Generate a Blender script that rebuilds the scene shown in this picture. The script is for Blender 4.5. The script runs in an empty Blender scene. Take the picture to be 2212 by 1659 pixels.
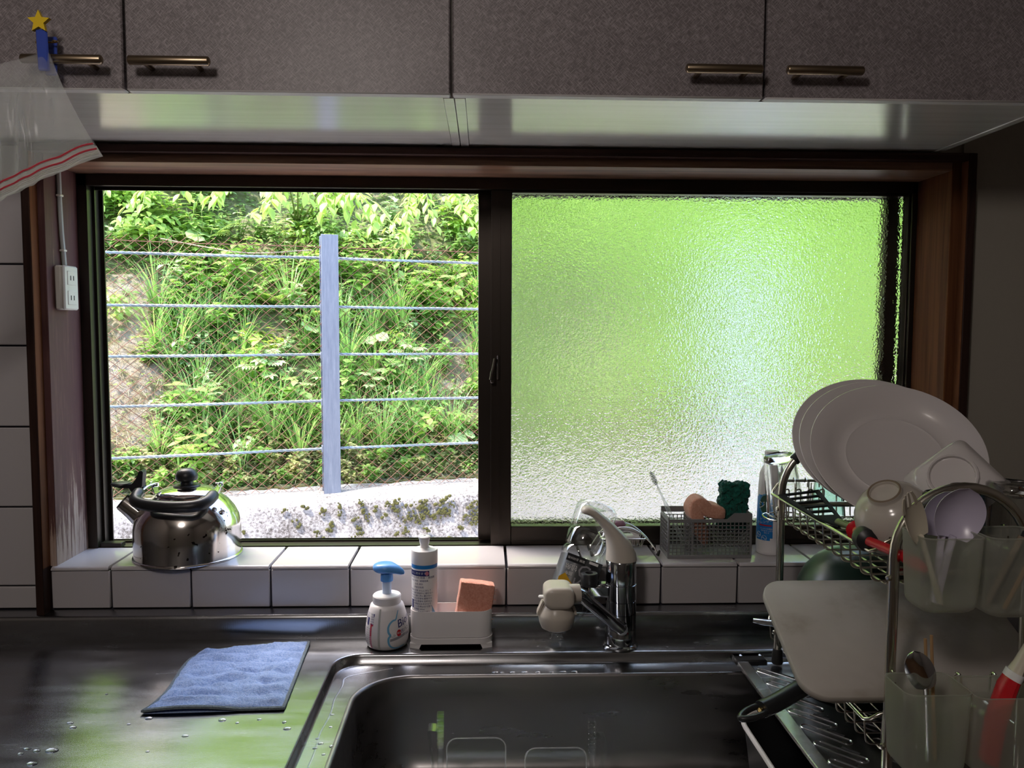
import bpy, bmesh, math, random
from math import sin, cos, pi, sqrt, radians
from mathutils import Vector, Matrix, noise as mnoise

SC = bpy.context.scene
COL = SC.collection
rnd = random.Random(7)

# ------------------------------------------------------------------ camera, sky, sun, lamp, exposure
cam_d = bpy.data.cameras.new('camera')
cam = bpy.data.objects.new('camera', cam_d)
COL.objects.link(cam)
SC.camera = cam
cam_d.sensor_width = 36.0
cam_d.lens = 1751.25 / 2212 * 36.0
cam_d.clip_start = 0.02
cam_d.clip_end = 200
RIGHT = Vector((0.99942583, -0.03366287, 0.0038505))
DOWN = Vector((0.00147964, -0.0701726, -0.99753377))
FWD = Vector((0.03385005, 0.99696671, -0.0700825))
cam.matrix_world = Matrix(((RIGHT.x, -DOWN.x, -FWD.x, 0.0),
                           (RIGHT.y, -DOWN.y, -FWD.y, -1.5507),
                           (RIGHT.z, -DOWN.z, -FWD.z, 1.444),
                           (0, 0, 0, 1)))

world = bpy.data.worlds.new('sky')
SC.world = world
world.use_nodes = True
wn = world.node_tree
bg = wn.nodes['Background']
sky = wn.nodes.new('ShaderNodeTexSky')
sky.sky_type = 'NISHITA'
sky.sun_disc = False
sky.sun_elevation = radians(58)
sky.sun_rotation = radians(-50)
sky.air_density = 1.0
sky.dust_density = 3.0
wn.links.new(sky.outputs[0], bg.inputs[0])
bg.inputs[1].default_value = 1.1

sun_d = bpy.data.lights.new('sun', 'SUN')
sun = bpy.data.objects.new('sun', sun_d)
COL.objects.link(sun)
sun_d.energy = 8.3
sun_d.angle = radians(2.5)
sun_d.color = (1.0, 0.95, 0.86)
sun.rotation_euler = Vector((-0.36, -0.40, 0.84)).to_track_quat('Z', 'Y').to_euler()

lamp_d = bpy.data.lights.new('room_lamp', 'POINT')     # the kitchen's ceiling lamp, behind the photographer
lamp = bpy.data.objects.new('room_lamp', lamp_d)
COL.objects.link(lamp)
lamp.location = (-0.42, -1.72, 2.12)
lamp_d.energy = 20.5
lamp_d.shadow_soft_size = 0.11
lamp_d.color = (1.0, 0.90, 0.84)

SC.view_settings.view_transform = 'Standard'
SC.view_settings.look = 'None'
SC.view_settings.exposure = 0.0
SC.view_settings.gamma = 1.0
SC.view_settings.use_curve_mapping = False
SC.cycles.use_denoising = True
SC.cycles.max_bounces = 10
SC.cycles.diffuse_bounces = 4
SC.cycles.glossy_bounces = 5
SC.cycles.transmission_bounces = 10
SC.cycles.transparent_max_bounces = 24
SC.cycles.sample_clamp_indirect = 6.0
SC.cycles.caustics_reflective = False

# ------------------------------------------------------------------ materials
def nodes_of(m):
    m.use_nodes = True
    return m.node_tree.nodes, m.node_tree.links

def mat(name, col=(0.5, 0.5, 0.5), rough=0.5, metal=0.0, spec=0.5, trans=0.0, ior=1.45, alpha=1.0,
        sss=0.0, coat=0.0, sheen=0.0):
    m = bpy.data.materials.new(name)
    n, l = nodes_of(m)
    b = n['Principled BSDF']
    b.inputs['Base Color'].default_value = (*col, 1)
    b.inputs['Roughness'].default_value = rough
    b.inputs['Metallic'].default_value = metal
    b.inputs['Specular IOR Level'].default_value = spec
    b.inputs['Transmission Weight'].default_value = trans
    b.inputs['IOR'].default_value = ior
    b.inputs['Alpha'].default_value = alpha
    b.inputs['Coat Weight'].default_value = coat
    b.inputs['Sheen Weight'].default_value = sheen
    if sss:
        b.inputs['Subsurface Weight'].default_value = sss
        b.inputs['Subsurface Radius'].default_value = (0.01, 0.006, 0.004)
    return m

def coords(m, scale=(1, 1, 1), rot=(0, 0, 0), kind='Object'):
    n, l = nodes_of(m)
    tc = n.new('ShaderNodeTexCoord')
    mp = n.new('ShaderNodeMapping')
    mp.inputs['Scale'].default_value = scale
    mp.inputs['Rotation'].default_value = rot
    l.new(tc.outputs[kind], mp.inputs['Vector'])
    return mp.outputs['Vector']

def noise_node(m, vec, scale=5, detail=4, rough=0.55, dist=0.0):
    n, l = nodes_of(m)
    t = n.new('ShaderNodeTexNoise')
    t.inputs['Scale'].default_value = scale
    t.inputs['Detail'].default_value = detail
    t.inputs['Roughness'].default_value = rough
    t.inputs['Distortion'].default_value = dist
    l.new(vec, t.inputs['Vector'])
    return t.outputs['Fac']

def ramp(m, fac, stops):
    n, l = nodes_of(m)
    r = n.new('ShaderNodeValToRGB')
    cr = r.color_ramp
    while len(cr.elements) < len(stops):
        cr.elements.new(0.5)
    for e, (p, c) in zip(cr.elements, stops):
        e.position = p
        e.color = (*c, 1) if len(c) == 3 else c
    l.new(fac, r.inputs['Fac'])
    return r.outputs['Color']

def math_node(m, op, a, b=None):
    n, l = nodes_of(m)
    t = n.new('ShaderNodeMath')
    t.operation = op
    for i, x in enumerate((a, b)):
        if x is None:
            continue
        if isinstance(x, (int, float)):
            t.inputs[i].default_value = x
        else:
            l.new(x, t.inputs[i])
    return t.outputs[0]

def base(m, col=None, rough=None):
    n, l = nodes_of(m)
    b = n['Principled BSDF']
    if col is not None:
        l.new(col, b.inputs['Base Color'])
    if rough is not None:
        l.new(rough, b.inputs['Roughness'])

def bump(m, h, strength=0.3, dist=0.002):
    n, l = nodes_of(m)
    bp = n.new('ShaderNodeBump')
    bp.inputs['Strength'].default_value = strength
    bp.inputs['Distance'].default_value = dist
    l.new(h, bp.inputs['Height'])
    l.new(bp.outputs['Normal'], n['Principled BSDF'].inputs['Normal'])

def wood(name, dark, light, rough=0.45, axis='X', wear=None):
    m = mat(name, dark, rough, spec=0.12)
    s = {'X': (1.5, 40, 40), 'Z': (40, 40, 1.5)}[axis]
    v = coords(m, s)
    f = noise_node(m, v, 1.6, 6, 0.6, 0.6)
    c = ramp(m, f, [(0.3, dark), (0.62, light)])
    base(m, c)
    bump(m, f, 0.15, 0.001)
    return m

M = {}
m = M['tile'] = mat('glazed_tile', (0.54, 0.515, 0.525), 0.1)
v = coords(m, (1, 1, 1))
bump(m, noise_node(m, v, 9, 2), 0.12, 0.004)
M['grout'] = mat('dark_grout', (0.025, 0.025, 0.04), 0.9)
m = M['plaster'] = mat('grey_plaster', (0.33, 0.305, 0.26), 0.85)
bump(m, noise_node(m, coords(m), 160, 3), 0.3, 0.001)
M['plaster_light'] = mat('pale_plaster', (0.24, 0.215, 0.20), 0.9)
M['ceiling'] = mat('ceiling_board', (0.3, 0.28, 0.26), 0.9)
M['floor'] = wood('floor_wood', (0.08, 0.045, 0.025), (0.16, 0.09, 0.05), 0.4, 'X')
# linen cabinet front: two crossed sets of short threads
m = M['linen'] = mat('linen_laminate', (0.3, 0.27, 0.28), 0.42)
def turned(m, ang, scale):
    n, l = nodes_of(m)
    mp = n.new('ShaderNodeMapping')
    mp.inputs['Scale'].default_value = scale
    l.new(coords(m, (1, 1, 1), (0, radians(ang), 0)), mp.inputs['Vector'])
    return mp.outputs['Vector']
v1 = turned(m, 45, (85, 60, 700))
v2 = turned(m, -45, (85, 60, 700))
f = math_node(m, 'MAXIMUM', noise_node(m, v1, 1, 2), noise_node(m, v2, 1, 2))
big = noise_node(m, coords(m), 14, 2)
f2 = math_node(m, 'ADD', f, math_node(m, 'MULTIPLY', math_node(m, 'SUBTRACT', big, 0.5), 0.12))
base(m, ramp(m, f2, [(0.46, (0.14, 0.122, 0.126)), (0.70, (0.34, 0.305, 0.315))]))
bump(m, f, 0.12, 0.0006)
m = M['cab_white'] = mat('cabinet_underside', (0.74, 0.72, 0.68), 0.17, spec=0.8, coat=1.0)
m.node_tree.nodes['Principled BSDF'].inputs['Coat Roughness'].default_value = 0.15
f = noise_node(m, coords(m, (3, 60, 60)), 1, 4)
base(m, ramp(m, f, [(0.35, (0.78, 0.765, 0.70)), (0.65, (0.86, 0.85, 0.80))]))
M['cab_edge'] = mat('cabinet_edge', (0.72, 0.70, 0.68), 0.4)
M['brass'] = mat('aged_brass', (0.32, 0.25, 0.17), 0.32, 1.0)
M['wood_dark'] = wood('dark_stained_wood', (0.022, 0.012, 0.010), (0.05, 0.026, 0.02), 0.4, 'Z')
M['wood_darkx'] = wood('dark_stained_wood_flat', (0.022, 0.012, 0.010), (0.06, 0.03, 0.024), 0.4, 'X')
M['wood_head'] = wood('brown_head_board', (0.10, 0.055, 0.04), (0.30, 0.17, 0.11), 0.35, 'X')
M['wood_warm'] = wood('warm_brown_wood', (0.080, 0.030, 0.015), (0.17, 0.068, 0.028), 0.6, 'Z')
# weathered left reveal: bare pale wood shows near the sill
m = M['wood_worn'] = mat('worn_maroon_wood', (0.1, 0.05, 0.05), 0.55, spec=0.25)
n, l = nodes_of(m)
st = noise_node(m, coords(m, (60, 60, 4)), 2, 8, 0.7)
sep = n.new('ShaderNodeSeparateXYZ')
tc = n.new('ShaderNodeTexCoord')
l.new(tc.outputs['Object'], sep.inputs[0])
low = math_node(m, 'MULTIPLY', math_node(m, 'SUBTRACT', 1.16, sep.outputs['Z']), 1.5)
low = math_node(m, 'MAXIMUM', low, -0.06)
k = math_node(m, 'ADD', st, low)
base(m, ramp(m, k, [(0.45, (0.10, 0.045, 0.045)), (0.62, (0.14, 0.07, 0.06)), (0.70, (0.42, 0.30, 0.24)), (0.9, (0.52, 0.42, 0.36))]))
M['bronze'] = mat('bronze_aluminium', (0.055, 0.045, 0.038), 0.33, 0.85)
M['black_rubber'] = mat('black_rubber', (0.012, 0.012, 0.012), 0.6)
# obscure (hammered) glass
m = M['frosted'] = mat('obscure_glass', (0.98, 1.0, 0.97), 0.085, trans=1.0, ior=1.42)
v = coords(m, (1, 1, 1))
h = math_node(m, 'ADD', noise_node(m, v, 260, 1, 0.5), math_node(m, 'MULTIPLY', noise_node(m, v, 110, 1), 0.7))
bump(m, h, 0.31, 0.0042)
m = M['frosted2'] = mat('obscure_glass_outer', (0.98, 1.0, 0.97), 0.09, trans=1.0, ior=1.42)
# stainless: embossed worktop, plain basin
def steel(name, col, rough, emboss):
    m = mat(name, col, rough, 1.0)
    v = coords(m, (1, 1, 1))
    n, l = nodes_of(m)
    sm = noise_node(m, coords(m, (2, 9, 9)), 3, 5)
    base(m, None, ramp(m, sm, [(0.35, (rough * 0.8,) * 3), (0.7, (rough * 1.45,) * 3)]))
    if emboss:
        vv = coords(m, (1, 1, 1), (0, 0, radians(45)))
        sp = n.new('ShaderNodeSeparateXYZ')
        l.new(vv, sp.inputs[0])
        a = math_node(m, 'SINE', math_node(m, 'MULTIPLY', sp.outputs['X'], 2400))
        b = math_node(m, 'SINE', math_node(m, 'MULTIPLY', sp.outputs['Y'], 2400))
        bump(m, math_node(m, 'MULTIPLY', a, b), 0.16, 0.00022)
    return m
M['steel_emb'] = steel('embossed_stainless', (0.37, 0.375, 0.39), 0.2, True)
M['steel_tray'] = steel('tray_stainless', (0.55, 0.56, 0.58), 0.22, False)
M['steel_basin'] = steel('satin_stainless', (0.30, 0.29, 0.29), 0.32, False)
M['chrome'] = mat('chrome', (0.62, 0.63, 0.65), 0.1, 1.0)
M['chrome_dark'] = mat('faucet_chrome', (0.46, 0.48, 0.51), 0.1, 1.0)
M['wire'] = mat('bright_wire', (0.62, 0.59, 0.52), 0.22, 1.0)
m = M['kettle'] = mat('kettle_steel', (0.72, 0.69, 0.66), 0.1, 1.0)
f = noise_node(m, coords(m), 75, 2, 0.5)
g = noise_node(m, coords(m), 9, 3, 0.6)
k = math_node(m, 'ADD', f, math_node(m, 'MULTIPLY', g, 0.55))
base(m, ramp(m, k, [(0.99, (0.72, 0.69, 0.66)), (1.05, (0.06, 0.05, 0.045))]),
     ramp(m, g, [(0.3, (0.07,) * 3), (0.7, (0.17,) * 3)]))
M['black_nylon'] = mat('black_nylon', (0.014, 0.015, 0.016), 0.75, spec=0.15)
M['black_plastic'] = mat('black_plastic', (0.018, 0.019, 0.021), 0.38)
M['white_plastic'] = mat('white_plastic', (0.86, 0.84, 0.85), 0.35)
M['cream_plastic'] = mat('cream_plastic', (0.60, 0.55, 0.48), 0.3)
M['ivory_plastic'] = mat('ivory_outlet', (0.72, 0.70, 0.64), 0.35)
M['slot'] = mat('slot_black', (0.02, 0.02, 0.02), 0.7)
M['blue_pump'] = mat('blue_pump', (0.13, 0.38, 0.86), 0.28, sss=0.2)
M['stem_blue'] = mat('pale_blue_stem', (0.55, 0.66, 0.85), 0.3)
M['label_blue'] = mat('label_blue', (0.02, 0.22, 0.62), 0.35)
M['label_navy'] = mat('label_navy', (0.02, 0.025, 0.16), 0.4)
M['label_red'] = mat('label_red', (0.55, 0.015, 0.03), 0.4)
M['label_pink'] = mat('label_pink', (0.72, 0.26, 0.36), 0.4)
M['label_cyan'] = mat('label_light_blue', (0.17, 0.45, 0.70), 0.4)
M['label_grey'] = mat('label_grey', (0.33, 0.33, 0.36), 0.4)
M['label_black'] = mat('label_black', (0.02, 0.022, 0.025), 0.35)
M['label_dgrey'] = mat('label_dark_grey', (0.07, 0.075, 0.08), 0.35)
M['label_yellow'] = mat('label_yellow', (0.75, 0.42, 0.02), 0.35)
M['label_white'] = mat('label_white', (0.8, 0.8, 0.8), 0.4)
M['label_green'] = mat('label_dark_green', (0.05, 0.13, 0.09), 0.35)
def foam(name, c1, c2, s=260, st=0.6):
    m = mat(name, c1, 0.95, sheen=0.2)
    f = noise_node(m, coords(m), s, 3, 0.7)
    base(m, ramp(m, f, [(0.3, c1), (0.7, c2)]))
    bump(m, f, st, 0.002)
    return m
M['pink_foam'] = foam('pink_sponge', (0.62, 0.24, 0.17), (0.80, 0.40, 0.30))
M['peach_foam'] = foam('peach_sponge', (0.66, 0.30, 0.20), (0.80, 0.44, 0.32))
M['green_pad'] = foam('green_scourer', (0.004, 0.075, 0.055), (0.012, 0.17, 0.125), 200, 0.8)
M['cloth'] = foam('blue_microfibre', (0.22, 0.37, 0.76), (0.50, 0.65, 0.96), 330, 0.9)
M['cloth_hem'] = foam('grey_hem', (0.10, 0.14, 0.17), (0.22, 0.27, 0.30), 300)
M['grey_plastic'] = mat('grey_plastic', (0.24, 0.24, 0.245), 0.42)
M['glass'] = mat('clear_glass', (0.97, 0.99, 0.98), 0.02, trans=1.0, ior=1.5)
M['glass_blue'] = mat('blue_glass', (0.06, 0.17, 0.28), 0.03, trans=1.0, ior=1.5)
M['glass_green'] = mat('green_glass', (0.70, 0.93, 0.84), 0.03, trans=1.0, ior=1.5)
def filmy(name, col, opac, rough=0.2):
    """thin clear plastic: part of the light passes straight on, the rest scatters or mirrors"""
    m = bpy.data.materials.new(name)
    n, l = nodes_of(m)
    b = n['Principled BSDF']
    b.inputs['Base Color'].default_value = (*col, 1)
    b.inputs['Roughness'].default_value = rough
    t = n.new('ShaderNodeBsdfTransparent')
    t.inputs[0].default_value = (0.96, 0.97, 0.96, 1)
    tl = n.new('ShaderNodeBsdfTranslucent')
    tl.inputs[0].default_value = (*col, 1)
    a = n.new('ShaderNodeMixShader')
    a.inputs[0].default_value = 0.5
    l.new(b.outputs[0], a.inputs[1])
    l.new(tl.outputs[0], a.inputs[2])
    mx = n.new('ShaderNodeMixShader')
    lw = n.new('ShaderNodeLayerWeight')
    lw.inputs[0].default_value = 0.35
    k = math_node(m, 'ADD', math_node(m, 'MULTIPLY', lw.outputs['Facing'], 0.45), opac)
    l.new(k, mx.inputs[0])
    l.new(t.outputs[0], mx.inputs[1])
    l.new(a.outputs[0], mx.inputs[2])
    l.new(mx.outputs[0], n['Material Output'].inputs[0])
    return m
M['bag'] = filmy('clear_bag_film', (0.80, 0.80, 0.79), 0.17, 0.14)
M['bag_zip'] = filmy('zip_band_film', (0.75, 0.74, 0.71), 0.45, 0.2)
def clearfilm(name, k0, k1):
    '''clear thin plastic: looked through in the middle, mirror-like along its edges'''
    m = bpy.data.materials.new(name)
    n, l = nodes_of(m)
    n.remove(n['Principled BSDF'])
    t = n.new('ShaderNodeBsdfTransparent')
    t.inputs[0].default_value = (0.95, 0.96, 0.96, 1)
    g = n.new('ShaderNodeBsdfGlossy')
    g.inputs['Roughness'].default_value = 0.06
    g.inputs['Color'].default_value = (0.9, 0.92, 0.92, 1)
    lw = n.new('ShaderNodeLayerWeight')
    lw.inputs[0].default_value = 0.3
    k = math_node(m, 'ADD', math_node(m, 'MULTIPLY', math_node(m, 'POWER', lw.outputs['Facing'], 2.0), k1), k0)
    mx = n.new('ShaderNodeMixShader')
    l.new(k, mx.inputs[0])
    l.new(t.outputs[0], mx.inputs[1])
    l.new(g.outputs[0], mx.inputs[2])
    l.new(mx.outputs[0], n['Material Output'].inputs[0])
    return m
M['pet'] = clearfilm('clear_bottle_plastic', 0.09, 0.75)
M['acrylic'] = clearfilm('clear_acrylic', 0.07, 0.4)
M['brushclear'] = filmy('clear_brush_handle', (0.85, 0.88, 0.9), 0.2, 0.05)
M['cup_film'] = filmy('milky_cup_plastic', (0.62, 0.64, 0.56), 0.36, 0.35)
M['zip_red'] = mat('zip_red', (0.62, 0.06, 0.09), 0.4)
M['star'] = mat('star_yellow', (0.80, 0.56, 0.02), 0.35)
M['pin_blue'] = mat('clear_blue_pin', (0.05, 0.09, 0.42), 0.15)
M['gold'] = mat('gold_wire', (0.70, 0.50, 0.18), 0.25, 1.0)
M['porcelain'] = mat('white_porcelain', (0.62, 0.585, 0.58), 0.14)
m = M['stoneware'] = mat('crackled_bowl', (0.52, 0.48, 0.43), 0.15)
M['foot_brown'] = mat('unglazed_foot', (0.22, 0.17, 0.12), 0.7)
M['red_plastic'] = mat('red_handle', (0.55, 0.012, 0.02), 0.25)
M['orange_clear'] = mat('amber_ferrule', (0.60, 0.24, 0.12), 0.2)
M['olive'] = mat('olive_neck', (0.10, 0.12, 0.05), 0.3)
M['dark_green'] = mat('dark_green_enamel', (0.010, 0.026, 0.018), 0.3)
M['red_pan'] = mat('red_pan', (0.14, 0.006, 0.012), 0.3)
m = M['board'] = mat('grey_white_board', (0.5, 0.46, 0.43), 0.55)
f = noise_node(m, coords(m), 7, 5, 0.6)
base(m, ramp(m, f, [(0.3, (0.27, 0.23, 0.18)), (0.5, (0.43, 0.40, 0.36)), (0.8, (0.49, 0.46, 0.42))]))
M['lilac'] = mat('lilac_spoon', (0.50, 0.46, 0.58), 0.25)
M['cream'] = mat('cream_fork', (0.62, 0.57, 0.46), 0.25)
M['bamboo'] = mat('bamboo', (0.42, 0.26, 0.13), 0.5)
M['water'] = mat('water', (1, 1, 1), 0.0, trans=1.0, ior=1.33)
M['pale_pink'] = mat('mauve_pink', (0.48, 0.24, 0.34), 0.5)
M['cable'] = mat('grey_cable', (0.46, 0.49, 0.48), 0.45)

# ------------------------------------------------------------------ geometry helpers
class MB:
    """collects shapes and links them as ONE mesh object"""
    def __init__(self):
        self.v, self.f, self.mi = [], [], []
    def add(self, vs, fs, mi=0, mx=None):
        o = len(self.v)
        for p in vs:
            p = Vector(p)
            self.v.append(mx @ p if mx is not None else p)
        for q in fs:
            self.f.append([i + o for i in q])
            self.mi.append(mi)
        return self
    def box(self, x0, y0, z0, x1, y1, z1, bev=0.0, mi=0, mx=None):
        if x0 > x1: x0, x1 = x1, x0
        if y0 > y1: y0, y1 = y1, y0
        if z0 > z1: z0, z1 = z1, z0
        b = min(bev, (x1 - x0) * .49, (y1 - y0) * .49, (z1 - z0) * .49)
        if b <= 0:
            vs = [(x, y, z) for z in (z0, z1) for y in (y0, y1) for x in (x0, x1)]
            fs = [(0, 2, 3, 1), (4, 5, 7, 6), (0, 1, 5, 4), (2, 6, 7, 3), (0, 4, 6, 2), (1, 3, 7, 5)]
            return self.add(vs, fs, mi, mx)
        P = ((x0, x1), (y0, y1), (z0, z1))
        vs, ix = [], {}
        for c in range(8):
            s = (c & 1, c >> 1 & 1, c >> 2 & 1)
            for a in range(3):
                p = []
                for k in range(3):
                    e = P[k][s[k]]
                    if k != a:
                        e += b if s[k] == 0 else -b
                    p.append(e)
                ix[(c, a)] = len(vs)
                vs.append(tuple(p))
        fs = []
        ctr = Vector(((x0 + x1) / 2, (y0 + y1) / 2, (z0 + z1) / 2))
        def face(ids):
            pts = [Vector(vs[i]) for i in ids]
            n = (pts[1] - pts[0]).cross(pts[2] - pts[0])
            mid = sum(pts, Vector()) / len(pts)
            fs.append(ids if n.dot(mid - ctr) > 0 else ids[::-1])
        for a in range(3):
            u, w = (a + 1) % 3, (a + 2) % 3
            for sd in (0, 1):
                ids = []
                for su, sw in ((0, 0), (1, 0), (1, 1), (0, 1)):
                    ids.append(ix[((sd << a) | (su << u) | (sw << w), a)])
                face(ids)
            for su in (0, 1):
                for sw in (0, 1):
                    c0 = (su << u) | (sw << w)
                    c1 = c0 | (1 << a)
                    face([ix[(c0, u)], ix[(c0, w)], ix[(c1, w)], ix[(c1, u)]])
        for c in range(8):
            face([ix[(c, 0)], ix[(c, 1)], ix[(c, 2)]])
        return self.add(vs, fs, mi, mx)
    def lathe(self, prof, seg=32, mi=0, mx=None, sx=1.0, sy=1.0, rfun=None):
        vs, fs, rows = [], [], []
        for r, z in prof:
            if r <= 1e-7:
                rows.append([len(vs)])
                vs.append((0, 0, z))
            else:
                row = []
                for j in range(seg):
                    a = 2 * pi * j / seg
                    rr = r * (rfun(a, z) if rfun else 1)
                    row.append(len(vs))
                    vs.append((rr * cos(a) * sx, rr * sin(a) * sy, z))
                rows.append(row)
        for A, B in zip(rows, rows[1:]):
            for j in range(seg):
                k = (j + 1) % seg
                if len(A) == 1 and len(B) == 1:
                    continue
                if len(A) == 1:
                    fs.append((A[0], B[k], B[j]))
                elif len(B) == 1:
                    fs.append((A[j], A[k], B[0]))
                else:
                    fs.append((A[j], A[k], B[k], B[j]))
        return self.add(vs, fs, mi, mx)
    def tube(self, pts, r, seg=8, closed=False, mi=0, mx=None, flat=1.0):
        pts = [Vector(p) for p in pts]
        n = len(pts)
        rs = r if isinstance(r, (list, tuple)) else [r] * n
        tang = []
        for i in range(n):
            a = pts[(i - 1) % n] if (closed or i > 0) else pts[i]
            b = pts[(i + 1) % n] if (closed or i < n - 1) else pts[i]
            t = b - a
            tang.append(t.normalized() if t.length > 1e-9 else Vector((0, 0, 1)))
        up = Vector((0, 0, 1)) if abs(tang[0].z) < 0.9 else Vector((1, 0, 0))
        nrm = (up - tang[0] * up.dot(tang[0])).normalized()
        vs, fs = [], []
        for i in range(n):
            nrm = (nrm - tang[i] * nrm.dot(tang[i])).normalized()
            bn = tang[i].cross(nrm)
            for j in range(seg):
                a = 2 * pi * j / seg
                vs.append(pts[i] + nrm * (cos(a) * rs[i] * flat) + bn * (sin(a) * rs[i]))
        m_ = n if closed else n - 1
        for i in range(m_):
            k = (i + 1) % n
            for j in range(seg):
                q = (j + 1) % seg
                fs.append((i * seg + j, i * seg + q, k * seg + q, k * seg + j))
        if not closed:
            fs.append(tuple(range(seg))[::-1])
            fs.append(tuple((n - 1) * seg + j for j in range(seg)))
        return self.add(vs, fs, mi, mx)
    def prism(self, poly, z0, z1, mi=0, mx=None, holes=None):
        """poly: ccw (x, y) outline extruded in z"""
        n = len(poly)
        vs = [(x, y, z0) for x, y in poly] + [(x, y, z1) for x, y in poly]
        fs = [tuple(range(n))[::-1], tuple(range(n, 2 * n))]
        for i in range(n):
            k = (i + 1) % n
            fs.append((i, k, n + k, n + i))
        return self.add(vs, fs, mi, mx)
    def loops(self, rings, mi=0, mx=None, cap0=False, cap1=False, closed=True):
        """rings: lists of equally many points, joined one to the next"""
        n = len(rings[0])
        vs = [p for r in rings for p in r]
        fs = []
        for i in range(len(rings) - 1):
            for j in range(n if closed else n - 1):
                k = (j + 1) % n
                fs.append((i * n + j, i * n + k, (i + 1) * n + k, (i + 1) * n + j))
        if cap0: fs.append(tuple(range(n))[::-1])
        if cap1: fs.append(tuple((len(rings) - 1) * n + j for j in range(n)))
        return self.add(vs, fs, mi, mx)
    def grid(self, fn, nu, nv, mi=0, mx=None):
        vs = [fn(i / nu, j / nv) for j in range(nv + 1) for i in range(nu + 1)]
        fs = [(j * (nu + 1) + i, j * (nu + 1) + i + 1, (j + 1) * (nu + 1) + i + 1, (j + 1) * (nu + 1) + i)
              for j in range(nv) for i in range(nu)]
        return self.add(vs, fs, mi, mx)
    def mesh(self, name, mats, angle=38):
        me = bpy.data.meshes.new(name)
        me.from_pydata([tuple(p) for p in self.v], [], self.f)
        for m_ in mats:
            me.materials.append(M[m_] if isinstance(m_, str) else m_)
        if len(mats) > 1:
            me.polygons.foreach_set('material_index', self.mi)
        me.polygons.foreach_set('use_smooth', [True] * len(self.f))
        if angle < 180:
            me.set_sharp_from_angle(angle=radians(angle))
        me.update()
        return me
    def obj(self, name, mats, parent=None, angle=38, world=False, kind=None):
        if not isinstance(mats, (list, tuple)):
            mats = [mats]
        if world and parent is not None:
            off = parent.matrix_basis.translation.copy()
            p = parent.parent
            while p is not None:
                off += p.matrix_basis.translation
                p = p.parent
            self.v = [q - off for q in self.v]
        o = bpy.data.objects.new(name, self.mesh(name, mats, angle))
        COL.objects.link(o)
        if parent is not None:
            o.parent = parent
        if kind:
            o['kind'] = kind
        return o

def thing(name, label, cat, loc=(0, 0, 0), rot=(0, 0, 0), group=None):
    o = bpy.data.objects.new(name, None)
    o.empty_display_size = 0.05
    COL.objects.link(o)
    o.location = loc
    o.rotation_euler = rot
    tag(o, label, cat, group)
    return o

def tag(o, label, cat, group=None):
    o['label'] = label
    o['category'] = cat
    if group:
        o['group'] = group
    return o

def copy_tree(o, parent=None):
    c = o.copy()
    COL.objects.link(c)
    if parent is not None:
        c.parent = parent
    for ch in list(o.children):
        copy_tree(ch, c)
    return c

def spline(pts, n=8, closed=False):
    P = [Vector(p) for p in pts]
    out = []
    m_ = len(P)
    for i in range(m_ if closed else m_ - 1):
        p1, p2 = P[i], P[(i + 1) % m_]
        p0 = P[(i - 1) % m_] if (closed or i > 0) else p1 * 2 - p2
        p3 = P[(i + 2) % m_] if (closed or i + 2 < m_) else p2 * 2 - p1
        for k in range(n):
            t = k / n
            out.append(0.5 * ((2 * p1) + (p2 - p0) * t + (2 * p0 - 5 * p1 + 4 * p2 - p3) * t * t + (3 * p1 - p0 - 3 * p2 + p3) * t ** 3))
    if not closed:
        out.append(P[-1])
    return out

def fillet(pts, r, n=5):
    """polyline with its corners rounded"""
    P = [Vector(p) for p in pts]
    out = [P[0]]
    for a, b, c in zip(P, P[1:], P[2:]):
        d1, d2 = (a - b), (c - b)
        k = min(r, d1.length * .49, d2.length * .49)
        s, e = b + d1.normalized() * k, b + d2.normalized() * k
        for i in range(n + 1):
            t = i / n
            out.append((1 - t) ** 2 * s + 2 * t * (1 - t) * b + t * t * e)
    out.append(P[-1])
    return out

def rrect(x0, y0, x1, y1, r, k=8):
    """rounded rectangle, ccw (x, y)"""
    r = min(r, (x1 - x0) * .499, (y1 - y0) * .499)
    pts = []
    for cx, cy, a0 in ((x1 - r, y0 + r, -90), (x1 - r, y1 - r, 0), (x0 + r, y1 - r, 90), (x0 + r, y0 + r, 180)):
        for i in range(k + 1):
            a = radians(a0 + 90 * i / k)
            pts.append((cx + r * cos(a), cy + r * sin(a)))
    return pts

def frame_mx(o, x, y, z):
    x, y, z = Vector(x), Vector(y), Vector(z)
    return Matrix(((x.x, y.x, z.x, o[0]), (x.y, y.y, z.y, o[1]), (x.z, y.z, z.z, o[2]), (0, 0, 0, 1)))

def aim(loc, axis, roll_ref=(0, 0, 1)):
    """matrix whose local z runs along axis"""
    z = Vector(axis).normalized()
    ref = Vector(roll_ref)
    if abs(z.dot(ref)) > 0.98:
        ref = Vector((1, 0, 0))
    x = ref.cross(z).normalized()
    y = z.cross(x)
    return frame_mx(loc, x, y, z)

def glyphs(s, size, align='CENTER'):
    """lettering as flat polygons: (verts2d, faces)"""
    cu = bpy.data.curves.new('t', 'FONT')
    cu.body = s
    cu.size = size
    cu.align_x = align
    cu.align_y = 'CENTER'
    cu.resolution_u = 2
    o = bpy.data.objects.new('t', cu)
    COL.objects.link(o)
    bpy.context.view_layer.update()
    me = o.evaluated_get(bpy.context.evaluated_depsgraph_get()).to_mesh()
    vs = [(v.co.x, v.co.y) for v in me.vertices]
    fs = [tuple(p.vertices) for p in me.polygons]
    bpy.data.objects.remove(o)
    bpy.data.curves.remove(cu)
    return vs, fs

def write(mb, s, size, fn, mi=0, align='CENTER'):
    vs, fs = glyphs(s, size, align)
    mb.add([fn(x, y) for x, y in vs], fs, mi)

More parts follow.
